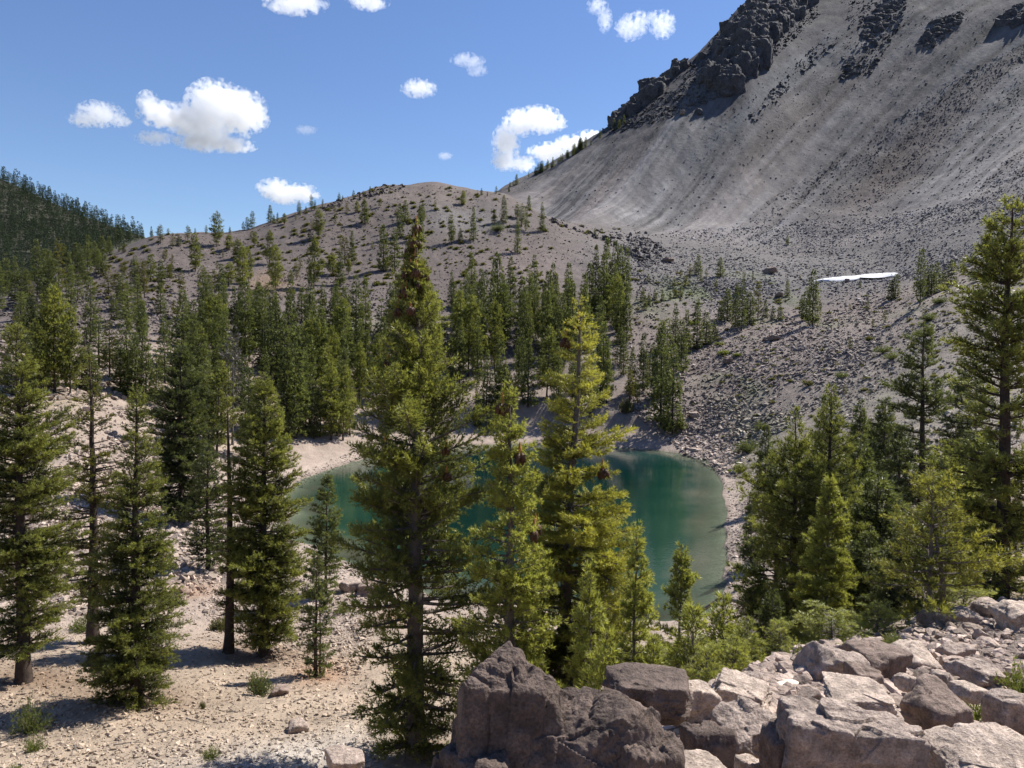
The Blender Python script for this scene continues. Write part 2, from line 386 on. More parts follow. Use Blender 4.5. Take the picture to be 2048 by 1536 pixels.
# fine needle litter under the near trees, trodden path at the bottom edge, rusty soil
ALB = mixc(ALB, (.33, .30, .265), blob(620, 1520, 330, 42, -6) * .8)
emb = np.clip((16 - R2) / 4, 0, 1) * (A2 > -.1)
ALB = mixc(ALB, (.32, .245, .198), emb)
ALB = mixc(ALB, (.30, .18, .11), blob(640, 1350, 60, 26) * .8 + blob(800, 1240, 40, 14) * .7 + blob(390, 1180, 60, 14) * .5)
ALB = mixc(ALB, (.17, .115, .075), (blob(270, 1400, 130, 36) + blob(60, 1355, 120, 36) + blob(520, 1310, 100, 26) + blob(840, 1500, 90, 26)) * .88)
ALB = mixc(ALB, (.30, .24, .17), blob(120, 790, 70, 10) * .8)
# forest floor of the far wooded hill on the left
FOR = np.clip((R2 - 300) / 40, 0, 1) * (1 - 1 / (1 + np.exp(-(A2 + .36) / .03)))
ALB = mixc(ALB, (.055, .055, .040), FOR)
ALB = ALB * (1 + .16 * md_noise + .10 * sc_noise + .12 * fn_noise * (R2 < 80))[..., None]
ALB = np.clip(ALB, .02, .6)

V = np.stack([X2, Y2, Zg], -1).reshape(-1, 3)
ii = (np.arange(NA - 1)[:, None] * NR + np.arange(NR - 1)[None, :]).ravel()
Fq = np.stack([ii, ii + NR, ii + NR + 1, ii + 1], 1)
V = np.concatenate([V, [[0, 0, -1.6]]])
alb = np.concatenate([ALB.reshape(-1, 3), [TAN]])

def new_mat(name):
    m = bpy.data.materials.new(name); m.use_nodes = True
    nt = m.node_tree; return m, nt, nt.nodes, nt.links, nt.nodes["Principled BSDF"]

def stone_material(name, scales=((0.9, .5), (7.0, .12)), contrast=.35, rough=.93, spec=.25, bump=1.0, attr="alb", color=None, cracks=None, lichen=None):
    m, nt, N, L, P = new_mat(name)
    tc = N.new("ShaderNodeNewGeometry") if attr == "alb" else N.new("ShaderNodeTexCoord")
    pos = tc.outputs["Position"] if attr == "alb" else tc.outputs["Object"]
    if color is None:
        at = N.new("ShaderNodeAttribute"); at.attribute_name = attr; col = at.outputs["Color"]
    else:
        rgb = N.new("ShaderNodeRGB"); rgb.outputs[0].default_value = (*color, 1); col = rgb.outputs[0]
    hgt = None
    for k, (s, d) in enumerate(scales):
        n = N.new("ShaderNodeTexNoise"); n.inputs["Scale"].default_value = s; n.inputs["Detail"].default_value = 7; n.inputs["Roughness"].default_value = .62
        L.new(pos, n.inputs["Vector"])
        mr = N.new("ShaderNodeMapRange"); mr.inputs[1].default_value = .3; mr.inputs[2].default_value = .7
        mr.inputs[3].default_value = 1 - contrast; mr.inputs[4].default_value = 1 + contrast
        L.new(n.outputs[0], mr.inputs[0])
        mx = N.new("ShaderNodeVectorMath"); mx.operation = 'SCALE'
        L.new(col, mx.inputs[0]); L.new(mr.outputs[0], mx.inputs["Scale"]); col = mx.outputs[0]
        b = N.new("ShaderNodeBump"); b.inputs["Distance"].default_value = d * bump; b.inputs["Strength"].default_value = 1
        L.new(n.outputs[0], b.inputs["Height"])
        if hgt is not None: L.new(hgt, b.inputs["Normal"])
        hgt = b.outputs[0]
    if lichen is not None:
        n = N.new("ShaderNodeTexNoise"); n.inputs["Scale"].default_value = lichen[0]; n.inputs["Detail"].default_value = 5
        L.new(pos, n.inputs["Vector"])
        mr = N.new("ShaderNodeMapRange"); mr.inputs[1].default_value = .54; mr.inputs[2].default_value = .64; L.new(n.outputs[0], mr.inputs[0])
        ml = N.new("ShaderNodeMath"); ml.operation = 'MULTIPLY'; ml.inputs[1].default_value = lichen[2]; L.new(mr.outputs[0], ml.inputs[0])
        mx = N.new("ShaderNodeMix"); mx.data_type = 'RGBA'; mx.inputs[7].default_value = (*lichen[1], 1)
        L.new(ml.outputs[0], mx.inputs[0]); L.new(col, mx.inputs[6]); col = mx.outputs[2]
    L.new(col, P.inputs["Base Color"]); L.new(hgt, P.inputs["Normal"])
    P.inputs["Roughness"].default_value = rough; P.inputs["Specular IOR Level"].default_value = spec
    return m

M_ground = stone_material("ground_soil_and_scree", ((0.45, .35), (3.2, .12)), .13, .95, .2)
M_rubble = stone_material("loose_stone", ((2.5, .10), (14.0, .03)), .22, .88, .35)
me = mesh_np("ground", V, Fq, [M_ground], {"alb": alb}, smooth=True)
nclose = np.arange(NA) * NR
bmx = None
g = link("ground", me); tag(g, "stony valley floor with bare hill and tall grey scree mountainside", kind="structure")
# small cap under the camera's feet closing the sheet
capV = np.concatenate([[[0, 0, -1.6]], V[nclose]]); capF = np.stack([np.zeros(NA - 1, int), np.arange(2, NA + 1), np.arange(1, NA)], 1)
cap = mesh_np("ground_cap", capV, capF, [M_ground], {"alb": np.zeros((len(capV), 3)) + TAN}, smooth=True)
co = link("path", cap); tag(co, "bare stony ground of the roadside embankment", kind="structure")

def ground_alb(x, y):
    a = np.arctan2(x, y); r = np.log(np.maximum(np.hypot(x, y), rs[0]))
    ia = np.clip(np.searchsorted(azs, a), 0, NA - 1); ir = np.clip(np.searchsorted(lr, r), 0, NR - 1)
    return ALB[ia, ir]
def grid_at(G, x, y):
    a = np.arctan2(x, y); r = np.log(np.maximum(np.hypot(x, y), rs[0]))
    return G[np.clip(np.searchsorted(azs, a), 0, NA - 1), np.clip(np.searchsorted(lr, r), 0, NR - 1)]

# ------------------------------------------------------------------ lake
gx = np.arange(LAKE[:, 0].min() - 2, LAKE[:, 0].max() + 2, .5); gy = np.arange(LAKE[:, 1].min() - 2, LAKE[:, 1].max() + 2, .5)
GX, GY = np.meshgrid(gx, gy, indexing='ij')
S = lake_sdf(GX.ravel(), GY.ravel()).reshape(GX.shape)
n0, n1 = GX.shape
ids = (np.arange(n0 - 1)[:, None] * n1 + np.arange(n1 - 1)[None, :]).ravel()
qf = np.stack([ids, ids + n1, ids + n1 + 1, ids + 1], 1)
qf = qf[(S.ravel()[qf].min(1) < .8)]
WV = np.stack([GX.ravel(), GY.ravel(), np.full(GX.size, WATER_Z)], 1)
m, nt, N, L, P = new_mat("lake_water")
at = N.new("ShaderNodeAttribute"); at.attribute_name = "depth"
cr = N.new("ShaderNodeValToRGB"); e = cr.color_ramp.elements
e[0].position = 0; e[0].color = (.13, .125, .085, 1); e[1].position = .62; e[1].color = (.0012, .016, .014, 1)
x = e.new(.22); x.color = (.014, .045, .030, 1)
x = e.new(.40); x.color = (.004, .030, .022, 1)
geo = N.new("ShaderNodeNewGeometry")
n = N.new("ShaderNodeTexNoise"); n.inputs["Scale"].default_value = .16; n.inputs["Detail"].default_value = 4; L.new(geo.outputs["Position"], n.inputs["Vector"])
ma = N.new("ShaderNodeMath"); ma.operation = 'MULTIPLY_ADD'; ma.inputs[1].default_value = .28; L.new(n.outputs[0], ma.inputs[0])
mb = N.new("ShaderNodeMath"); mb.operation = 'SUBTRACT'; mb.inputs[1].default_value = .14; L.new(at.outputs["Fac"], mb.inputs[0]); L.new(mb.outputs[0], ma.inputs[2])
L.new(ma.outputs[0], cr.inputs[0]); L.new(cr.outputs[0], P.inputs["Base Color"])
P.inputs["Roughness"].default_value = .045; P.inputs["IOR"].default_value = 1.33; P.inputs["Specular IOR Level"].default_value = .36
w1 = N.new("ShaderNodeTexNoise"); w1.inputs["Scale"].default_value = 2.2; w1.inputs["Detail"].default_value = 3; L.new(geo.outputs["Position"], w1.inputs["Vector"])
bb = N.new("ShaderNodeBump"); bb.inputs["Distance"].default_value = .012; L.new(w1.outputs[0], bb.inputs["Height"]); L.new(bb.outputs[0], P.inputs["Normal"])
tr = N.new("ShaderNodeBsdfTransparent"); tr.inputs[0].default_value = (.75, .88, .80, 1)
mxs = N.new("ShaderNodeMixShader")
mr = N.new("ShaderNodeMapRange"); mr.inputs[1].default_value = 0.0; mr.inputs[2].default_value = .17; mr.inputs[3].default_value = .12; mr.inputs[4].default_value = 1
L.new(at.outputs["Fac"], mr.inputs[0]); L.new(mr.outputs[0], mxs.inputs[0]); L.new(tr.outputs[0], mxs.inputs[1]); L.new(P.outputs[0], mxs.inputs[2])
L.new(mxs.outputs[0], N["Material Output"].inputs["Surface"])
lake = link("lake_water", mesh_np("lake_water", WV, qf, [m], {"depth": np.clip(-S.ravel() / 22, 0, 1)}, smooth=True))
tag(lake, "small still green lake in the hollow below the trees", kind="structure")

# ------------------------------------------------------------------ stones
def hull_template(seed, n=11, flat=.7, box=True):
    r = np.random.default_rng(seed)
    p = r.uniform(-1, 1, (n, 3))
    p = p / np.maximum(np.abs(p).max(1, keepdims=True) ** .75, .2) * .5 if box else p / np.linalg.norm(p, axis=1, keepdims=True) * .5
    p[:, 1] *= r.uniform(.6, .95); p[:, 2] *= flat * r.uniform(.7, 1.1)
    bm = bmesh.new()
    for c in p: bm.verts.new(c)
    res = bmesh.ops.convex_hull(bm, input=bm.verts)
    bmesh.ops.delete(bm, geom=[v for v in bm.verts if not v.link_faces], context='VERTS')
    bmesh.ops.triangulate(bm, faces=bm.faces)
    bm.verts.index_update()
    V = np.array([v.co[:] for v in bm.verts]); F_ = np.array([[v.index for v in f.verts] for f in bm.faces])
    bm.free(); return V, F_
TPL = [hull_template(100 + i, 9 + i % 5) for i in range(14)]

def rotz(a):
    c, s = np.cos(a), np.sin(a); z = np.zeros_like(a); o = np.ones_like(a)
    return np.stack([np.stack([c, -s, z], -1), np.stack([s, c, z], -1), np.stack([z, z, o], -1)], -2)
def rotx(a):
    c, s = np.cos(a), np.sin(a); z = np.zeros_like(a); o = np.ones_like(a)
    return np.stack([np.stack([o, z, z], -1), np.stack([z, c, -s], -1), np.stack([z, s, c], -1)], -2)

def scatter_mesh(name, x, y, size, col, sink=.25, tilt=.5, r=rng, mat=None):
    z = ground_z(x, y); n = len(x)
    Vs, Fs, Cs, off = [], [], [], 0
    ti = r.integers(0, len(TPL), n)
    for t, (tv, tf) in enumerate(TPL):
        k = np.where(ti == t)[0]
        if not len(k): continue
        R = rotz(r.uniform(0, 6.28, len(k))) @ rotx(r.normal(0, tilt, len(k))) @ rotz(r.uniform(0, 6.28, len(k)))
        P_ = np.einsum('nij,vj->nvi', R, tv) * size[k][:, None, None]
        P_ += np.stack([x[k], y[k], z[k] + size[k] * (.30 - sink)], 1)[:, None, :]
        Vs.append(P_.reshape(-1, 3)); Fs.append((tf[None] + (np.arange(len(k)) * len(tv))[:, None, None] + off).reshape(-1, 3))
        Cs.append(np.repeat(col[k], len(tv), 0)); off += len(k) * len(tv)
    return mesh_np(name, np.concatenate(Vs), np.concatenate(Fs), [mat or M_rubble], {"alb": np.clip(np.concatenate(Cs), .01, .7)})

def poly_mask(poly, u, v): return inside(np.array(poly, float), u, v)
# (polygon in the photo, stones, size range m, tint, name)
STONES = [
 ("pebbles", [(-420,1150),(320,1180),(480,1190),(720,1230),(760,1560),(-420,1560)], 21000, (.06, .26), 1.12, .20),
 ("pebbles", [(380,1130),(720,1130),(760,1210),(720,1350),(560,1330),(420,1260)], 5200, (.12, .45), 1.10, .18),
 ("rubble_slope", [(-420,795),(170,785),(340,850),(420,960),(560,1000),(600,1130),(420,1170),(300,1240),(-420,1190)], 31000, (.26, 1.0), 1.05, .28),
 ("rubble_slope", [(-420,600),(200,585),(430,610),(640,650),(700,720),(600,840),(340,800),(-420,800)], 19000, (.32, 1.4), .98, .28),
 ("rubble_slope", [(-420,560),(480,540),(700,560),(900,600),(1200,620),(1280,690),(1200,720),(600,700),(400,640),(-420,620)], 8000, (.35, 1.1), .95, .25),
 ("hill_stones", [(330,470),(640,405),(860,370),(1000,385),(1150,445),(1290,470),(1290,600),(900,600),(560,600),(200,560)], 8500, (.25, .95), .8, .35),
 ("hill_stones", [(690,392),(765,368),(815,368),(800,382),(740,395),(640,425),(610,440)], 900, (.5, 1.8), .7, .3),
 ("talus", [(1080,430),(1180,455),(1290,460),(1330,500),(1300,540),(1200,480),(1100,445)], 900, (.7, 2.6), .62, .3),
 ("talus", [(1230,470),(1700,440),(2100,380),(2100,520),(1850,560),(1650,570),(1450,600),(1250,560)], 16000, (.4, 1.25), 1.4, .48),
 ("talus", [(1280,560),(1600,560),(1800,560),(1760,690),(1680,790),(1500,900),(1470,960),(1400,930),(1330,880),(1260,820),(1250,660)], 25000, (.26, 1.15), 1.12, .36),
 ("talus", [(1430,900),(1520,930),(1540,1100),(1500,1240),(1400,1290),(1450,1200),(1455,1000)], 5000, (.10, .38), 1.1, .2),
 ("talus", [(560,960),(740,890),(760,930),(700,935),(640,955),(600,980)], 1300, (.12, .4), 1.05, .2),
 ("scree_stones", [(1420,480),(1560,385),(1700,300),(1900,160),(2100,60),(2100,430),(1500,490)], 14000, (.45, 1.3), 1.2, .42),
 ("scree_stones", [(1020,370),(1300,200),(1480,30),(1700,-20),(2100,-20),(1700,300),(1400,470),(1200,450)], 2600, (.5, 1.4), .9, .32),
 ("crag_rubble", [(1190,270),(1300,185),(1400,110),(1480,10),(1620,-20),(1640,30),(1480,180),(1330,240),(1230,268)], 5500, (.8, 3.0), .8, .4),
 ("crag_rubble", [(1490,240),(1600,120),(1670,55),(1690,70),(1620,140),(1510,245)], 700, (.8, 3.4), .6, .4),
 ("crag_rubble", [(1680,160),(1690,132),(1720,130),(1720,150)], 60, (1.0, 5.0), .6, .4),
 ("crag_rubble", [(1830,95),(1860,40),(1930,20),(1920,55),(1860,100)], 500, (.8, 3.4), .6, .4),
 ("crag_rubble", [(1700,-20),(1820,-20),(1800,60),(1740,150),(1680,150)], 1200, (.8, 3.0), .7, .4),
 ("sand_stones", [(1640,830),(1700,690),(1820,560),(1960,480),(2060,420),(2060,560),(1850,700),(1700,840)], 5000, (.2, .9), 1.0, .3),
 ("sand_stones", [(1600,900),(1700,780),(1950,620),(2100,520),(2100,1150),(1700,1150),(1560,1000)], 8000, (.14, .7), 1.05, .3),
]
srng = np.random.default_rng(21)
groups_st = {}
for (nm, poly, n, (s0, s1), tint, tv) in STONES:
    P_ = np.array(poly, float); mn, mx = P_.min(0), P_.max(0)
    u = srng.uniform(mn[0], mx[0], n * 3); v = srng.uniform(mn[1], mx[1], n * 3)
    k = np.where(poly_mask(poly, u, v))[0][:n]; u, v = u[k], v[k]
    x, y = hit(u, v); ok = ~np.isnan(x); x, y = x[ok], y[ok]
    cl = fbm(np.stack([x * .08, y * .05, x * 0], 1), 3, 5) + .25 * srng.normal(size=len(x))
    keep = cl > (-.25 if 'pebbles' not in nm else -.6)
    if nm == 'scree_stones':
        st = grid_at(streak, x, y) + .4 * grid_at(fine, x, y); keep = (st + .25 * srng.normal(size=len(x))) < .12
    x, y = x[keep], y[keep]
    if nm not in ('talus_',):
        sd_ = grid_at(sd, x, y); keep = sd_ > -2.2; x, y = x[keep], y[keep]
    s = s0 * (s1 / s0) ** (srng.random(len(x)) ** 2.6)
    c = ground_alb(x, y) * (tint * np.exp(srng.normal(0, tv, len(x))))[:, None]
    groups_st.setdefault(nm, []).append((x, y, s, c))
STLAB = {"pebbles": "pale loose pebbles strewn over the near terrace under the trees", "rubble_slope": "pinkish broken rock covering the left bank and plateau",
 "hill_stones": "small dark stones dotting the bare rounded hill", "talus": "grey broken rock spread across the valley floor right of the lake",
 "scree_stones": "loose grey stones in streaks down the tall scree slope", "crag_rubble": "dark blocky rubble below the summit crag", "sand_stones": "scattered stones on the sandy fan at right"}
for nm, lst in groups_st.items():
    x, y, s, c = (np.concatenate([l[i] for l in lst]) for i in range(4))
    o = link(nm, scatter_mesh(nm, x, y, s, c, .22)); tag(o, STLAB[nm], "stones", kind="stuff")

# ------------------------------------------------------------------ conifers
def leaf_material(name, dark, light, trans=.45):
    m, nt, N, L, P = new_mat(name)
    at = N.new("ShaderNodeAttribute"); at.attribute_name = "tint"
    oi = N.new("ShaderNodeObjectInfo")
    mr = N.new("ShaderNodeMapRange"); mr.inputs[3].default_value = -.13; mr.inputs[4].default_value = .13; L.new(oi.outputs["Random"], mr.inputs[0])
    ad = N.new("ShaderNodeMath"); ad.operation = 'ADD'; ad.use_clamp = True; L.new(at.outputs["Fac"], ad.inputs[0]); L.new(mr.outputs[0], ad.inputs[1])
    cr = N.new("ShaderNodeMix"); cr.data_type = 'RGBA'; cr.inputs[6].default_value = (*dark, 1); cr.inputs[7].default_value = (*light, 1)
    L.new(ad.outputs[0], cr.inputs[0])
    L.new(cr.outputs[2], P.inputs["Base Color"]); P.inputs["Roughness"].default_value = .42; P.inputs["Specular IOR Level"].default_value = .45
    tr = N.new("ShaderNodeBsdfTranslucent")
    sc_ = N.new("ShaderNodeVectorMath"); sc_.operation = 'MULTIPLY'; sc_.inputs[1].default_value = (1.4, 1.35, .8); L.new(cr.outputs[2], sc_.inputs[0]); L.new(sc_.outputs[0], tr.inputs[0])
    mx = N.new("ShaderNodeMixShader"); mx.inputs[0].default_value = trans
    L.new(P.outputs[0], mx.inputs[1]); L.new(tr.outputs[0], mx.inputs[2]); L.new(mx.outputs[0], N["Material Output"].inputs["Surface"])
    return m
M_leafN = leaf_material("needles_pine_green", (.038, .052, .019), (.38, .40, .10))
M_leafD = leaf_material("needles_dark_fir", (.028, .043, .020), (.24, .27, .085))
M_leafY = leaf_material("needles_golden_fir", (.046, .060, .020), (.44, .43, .09))
M_leafB = leaf_material("needles_bronze", (.060, .068, .020), (.24, .225, .055))
M_leafF = leaf_material("needles_far_forest", (.022, .040, .022), (.060, .085, .040), .2)
M_leafF.node_tree.nodes["Principled BSDF"].inputs["Roughness"].default_value = .85
M_leafS = leaf_material("shrub_leaves", (.075, .105, .035), (.21, .235, .085))
M_dead = leaf_material("bare_grey_twigs", (.12, .105, .085), (.26, .23, .19), 0)
M_bark = stone_material("bark", ((3.0, .02), (22.0, .012)), .4, .95, .1, color=(.068, .052, .043), attr="obj")
M_barkG = stone_material("grey_bark", ((3.0, .02), (22.0, .012)), .35, .95, .1, color=(.150, .128, .112), attr="obj")
M_cone = stone_material("cone_scales", ((30.0, .01),), .5, .6, .3, color=(.075, .036, .018), attr="obj")
M_coneT = stone_material("cone_tips", ((30.0, .01),), .4, .6, .3, color=(.34, .16, .045), attr="obj")

def tube(pts, rad, sides, cap=True):
    pts = np.asarray(pts, float); n = len(pts)
    d = np.gradient(pts, axis=0); d /= np.linalg.norm(d, axis=1, keepdims=True) + 1e-9
    ref = np.where(np.abs(d[:, 2:3]) > .9, [[1., 0, 0]], [[0, 0, 1.]])
    a = np.cross(d, ref); a /= np.linalg.norm(a, axis=1, keepdims=True) + 1e-9; b = np.cross(d, a)
    t = np.linspace(0, 2 * math.pi, sides, endpoint=False)
    V = pts[:, None, :] + np.asarray(rad)[:, None, None] * (a[:, None, :] * np.cos(t)[None, :, None] + b[:, None, :] * np.sin(t)[None, :, None])
    i = np.arange(n - 1)[:, None] * sides; j = np.arange(sides)[None, :]
    F_ = np.stack([i + j, i + (j + 1) % sides, i + sides + (j + 1) % sides, i + sides + j], -1).reshape(-1, 4)
    return V.reshape(-1, 3), F_

def quads_to_tris(F_): return np.concatenate([F_[:, [0, 1, 2]], F_[:, [0, 2, 3]]])
def unit(v): return v / (np.linalg.norm(v, axis=-1, keepdims=True) + 1e-9)

# crown outlines: relative branch length as a function of relative height (0 = foot, 1 = top)
PROFILES = {
 "cone":   ([0, .06, .2, .4, .6, .8, .93, 1], [.70, .92, 1.0, .88, .66, .38, .17, .03]),
 "column": ([0, .1, .3, .5, .7, .85, .95, 1], [.62, .9, 1.0, .92, .74, .46, .22, .04]),
 "pine":   ([0, .1, .25, .45, .65, .82, .94, 1], [.45, .8, 1.0, .98, .78, .52, .27, .06]),
 "round":  ([0, .1, .3, .5, .7, .88, 1], [.4, .8, 1.0, 1.0, .9, .6, .2]),
 "hero":   ([0, .05, .2, .45, .65, .76, .84, .9, .95, 1], [.5, .7, .92, .95, .82, .54, .34, .2, .12, .03]),
 "open":   ([0, .06, .2, .4, .6, .8, .93, 1], [.6, .75, .8, .75, 1.0, .5, .35, .05]),
}

def conifer(seed, H, R, base=.06, prof="cone", nb=160, twig=.14, tuft=.10, blades=5, bw=.020, droop=.16, up=.5, dens=1.0, clump=.5,
            trunk_r=None, gap=.15, tone=.45, sides=9, limb=True, tip=.12, dead=0.0, spread=.75, top_sparse=.0, flat=.35, yellow=0.0, lean=(0, 0), asym=(0, 0.)):
    r = np.random.default_rng(seed)
    trunk_r = trunk_r or H * .019
    # trunk
    nt = 14; tz = np.linspace(0, 1, nt)
    wob = np.cumsum(r.normal(0, H * .0022, (nt, 2)), 0); wob[0] = 0
    ax = np.stack([wob[:, 0] + lean[0] * tz * H, wob[:, 1] + lean[1] * tz * H, tz * H - .25 * (tz == 0)], 1)
    tr_ = trunk_r * ((1 - tz) ** .85 * .97 + .03) * (1 + .35 * np.exp(-tz * 40))
    tV, tF = tube(ax, tr_, sides)
    def axis(z): return np.stack([np.interp(z, tz, ax[:, 0]), np.interp(z, tz, ax[:, 1]), z * H], -1)
    # branches
    px_, py_ = PROFILES[prof]
    zb = base + (1 - base) * (np.sort(r.random(nb)) * .99)
    zb = base + np.round((zb - base) / (1 - base) * nb / 5) * 5 / nb * (1 - base) * .6 + (zb - base) * .4     # loosely whorled
    rel = np.clip((zb - base) / (1 - base), 0, 1)
    if top_sparse: 
        k = r.random(nb) > top_sparse * np.clip(rel * 1.8 - .6, 0, 1); zb, rel = zb[k], rel[k]
    nb = len(zb)
    az = r.uniform(0, 2 * math.pi) + np.arange(nb) * 2.399963 + r.normal(0, .25, nb)
    lobe = fbm(np.stack([np.cos(az) * 1.2, np.sin(az) * 1.2, rel * 7 + seed], 1), 2, seed)       # uneven outline
    Lb = R * np.interp(rel, px_, py_) * (1 + clump * 1.3 * lobe) * r.uniform(.72, 1.12, nb)
    if asym[1]: Lb *= 1 + asym[1] * np.cos(az - asym[0])
    Lb = np.maximum(Lb, R * .05)
    keep = r.random(nb) > gap * (lobe < 0.1); zb, rel, az, Lb = zb[keep], rel[keep], az[keep], Lb[keep]; nb = len(zb)
    e0 = up * rel ** 1.4 * 1.1 - droop * (1 - rel) + r.normal(0, .09, nb)
    cz = .24 - .05 * rel + r.normal(0, .06, nb) - droop * .3
    B0 = axis(zb); hx = np.stack([np.cos(az), np.sin(az), 0 * az], 1)
    def bpos(bi, qq):
        w = Lb[bi] * qq
        side = np.stack([-np.sin(az[bi]), np.cos(az[bi]), 0 * qq], 1)
        bend = np.sin(az[bi] * 7 + zb[bi] * 50) * .10
        return B0[bi] + hx[bi] * (w * np.cos(e0[bi]))[:, None] + side * (bend * w * qq)[:, None] + np.stack([0 * w, 0 * w, Lb[bi] * (np.sin(e0[bi]) * qq + cz[bi] * qq * qq * .8 - .25 * cz[bi] * qq)], 1)
    Wv, Wf, off = [], [], 0
    if limb:
        qs = np.array([0, .25, .5, .75, 1.0])
        for b in range(nb):
            p_ = bpos(np.full(5, b), qs); rad = (trunk_r * .20 * (1 - rel[b]) + .010 + .006 * Lb[b]) * (1 - qs * .85) * min(1, .35 + Lb[b] / R)
            v_, f_ = tube(p_, rad, 4); Wv.append(v_); Wf.append(f_ + off); off += len(v_)
    # twigs
    is_dead = r.random(nb) < dead
    ntw = np.maximum(3, (Lb / twig * 2 * dens)).astype(int); ntw = np.where(is_dead, 3, ntw)
    bi = np.repeat(np.arange(nb), ntw); n = len(bi)
    qq = r.random(n) ** .72; q0 = np.where(Lb[bi] > .5 * R, .12, .04); qq = q0 + (1 - q0) * qq
    start = bpos(bi, qq); fwd = unit(bpos(bi, np.minimum(qq + .05, 1.05)) - bpos(bi, qq - .05))
    sgn = np.where(r.random(n) < .5, -1., 1.)
    lat = unit(np.cross(fwd, [0, 0, 1.])) * sgn[:, None]
    ang = r.uniform(.5, 1.1, n) * (1 - .6 * (qq > .93))
    upv = r.normal(flat * .35, flat, n)
    td = unit(fwd * np.cos(ang)[:, None] + lat * np.sin(ang)[:, None] + np.array([0, 0, 1.]) * upv[:, None])
    tl = (.10 * R + .34 * Lb[bi] * (1.02 - qq)) * r.uniform(.5, 1.1, n)
    tl = np.clip(tl, tuft * .8, max(.75, tuft * 2.2))
    if limb and n < 60000:
        e_ = start + td * (tl * .95)[:, None]; w = np.cross(td, r.normal(size=(n, 3))); w = unit(w) * .006
        Wt = np.stack([start - w, start + w, e_], 1).reshape(-1, 3); Wtf = np.arange(3 * n).reshape(-1, 3)
    else: Wt, Wtf = np.zeros((0, 3)), np.zeros((0, 3), int)
    # tufts along twigs
    alive = ~is_dead[bi]
    nt_ = np.maximum(1, np.round(tl / (tuft * spread))).astype(int); nt_ = np.where(alive, nt_, 0)
    ti = np.repeat(np.arange(n), nt_); cnt = np.concatenate([[0], np.cumsum(nt_)[:-1]]); j = np.arange(len(ti)) - np.repeat(cnt, nt_)
    f = (j + 1.0) / np.repeat(nt_, nt_)
    c = start[ti] + td[ti] * (tl[ti] * f)[:, None] + r.normal(0, tuft * .12, (len(ti), 3)); d = td[ti]
    m = len(ti)
    a = unit(np.cross(d, [.3, .2, 1.])); b = np.cross(d, a)
    phi = r.uniform(0, 6.283, m)[:, None] + np.arange(blades)[None, :] * (6.283 / blades) + r.normal(0, .3, (m, blades))
    op = r.uniform(.35, .95, (m, blades))
    rad_ = a[:, None] * np.cos(phi)[..., None] + b[:, None] * np.sin(phi)[..., None]
    nd = unit(d[:, None] * np.cos(op)[..., None] + rad_ * np.sin(op)[..., None])
    nd[..., 2] += .12; ln = tuft * r.uniform(.7, 1.25, (m, blades))
    wd = unit(np.cross(nd, r.normal(size=(m, blades, 3)))) * bw * .5
    p0 = c[:, None] - nd * (ln * .12)[..., None]
    T = np.stack([p0 - wd, p0 + wd, p0 + nd * (ln * 1.1)[..., None]], 2)
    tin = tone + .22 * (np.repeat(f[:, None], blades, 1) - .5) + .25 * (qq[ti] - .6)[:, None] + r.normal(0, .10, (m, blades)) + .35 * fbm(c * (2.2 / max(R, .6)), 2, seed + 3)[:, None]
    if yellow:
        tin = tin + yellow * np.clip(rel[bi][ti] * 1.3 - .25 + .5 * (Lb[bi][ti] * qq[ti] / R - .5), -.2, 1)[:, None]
    nT = T.shape[0] * T.shape[1]
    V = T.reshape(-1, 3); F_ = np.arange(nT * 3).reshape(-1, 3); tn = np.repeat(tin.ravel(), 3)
    mi = np.zeros(nT, int)
    if limb:
        WV_ = np.concatenate(Wv); WF_ = quads_to_tris(np.concatenate(Wf))
        o1 = len(V); o2 = o1 + len(WV_)
        V = np.concatenate([V, WV_, Wt]); F_ = np.concatenate([F_, WF_ + o1, Wtf + o2])
        tn = np.concatenate([tn, np.zeros(len(WV_) + len(Wt))]); mi = np.concatenate([mi, np.ones(len(WF_) + len(Wtf), int)])
    info = dict(B0=B0, az=az, Lb=Lb, rel=rel, bpos=bpos, ax=ax, H=H)
    return (tV, tF), (V, F_, tn, mi), info

def tree_meshes(name, leafm, barkm, **kw):
    (tV, tF), (V, F_, tn, mi), info = conifer(**kw)
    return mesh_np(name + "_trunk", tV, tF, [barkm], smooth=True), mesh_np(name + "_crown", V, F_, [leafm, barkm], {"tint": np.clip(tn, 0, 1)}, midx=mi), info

def place_tree(kind, x, y, tm, cm, label, cat, group=None, scale=1.0, rz=0.0, sink=.1, sz=None):
    root = bpy.data.objects.new(kind, None); C.objects.link(root)
    root.location = (x, y, float(ground_z(x, y)) - sink); root.rotation_euler = (0, 0, rz)
    root.scale = (scale * (sz or 1), scale * (sz or 1), scale); root.empty_display_size = .3
    tag(root, label, cat, group)
    link("trunk", tm, root); link("crown", cm, root)
    return root

def where(u, v, D=None):
    if D is None:
        x, y = hit(u, v); return float(x[0]), float(y[0])
    d = pix_dir(u, v)[0]; return d[0] / d[1] * D, D

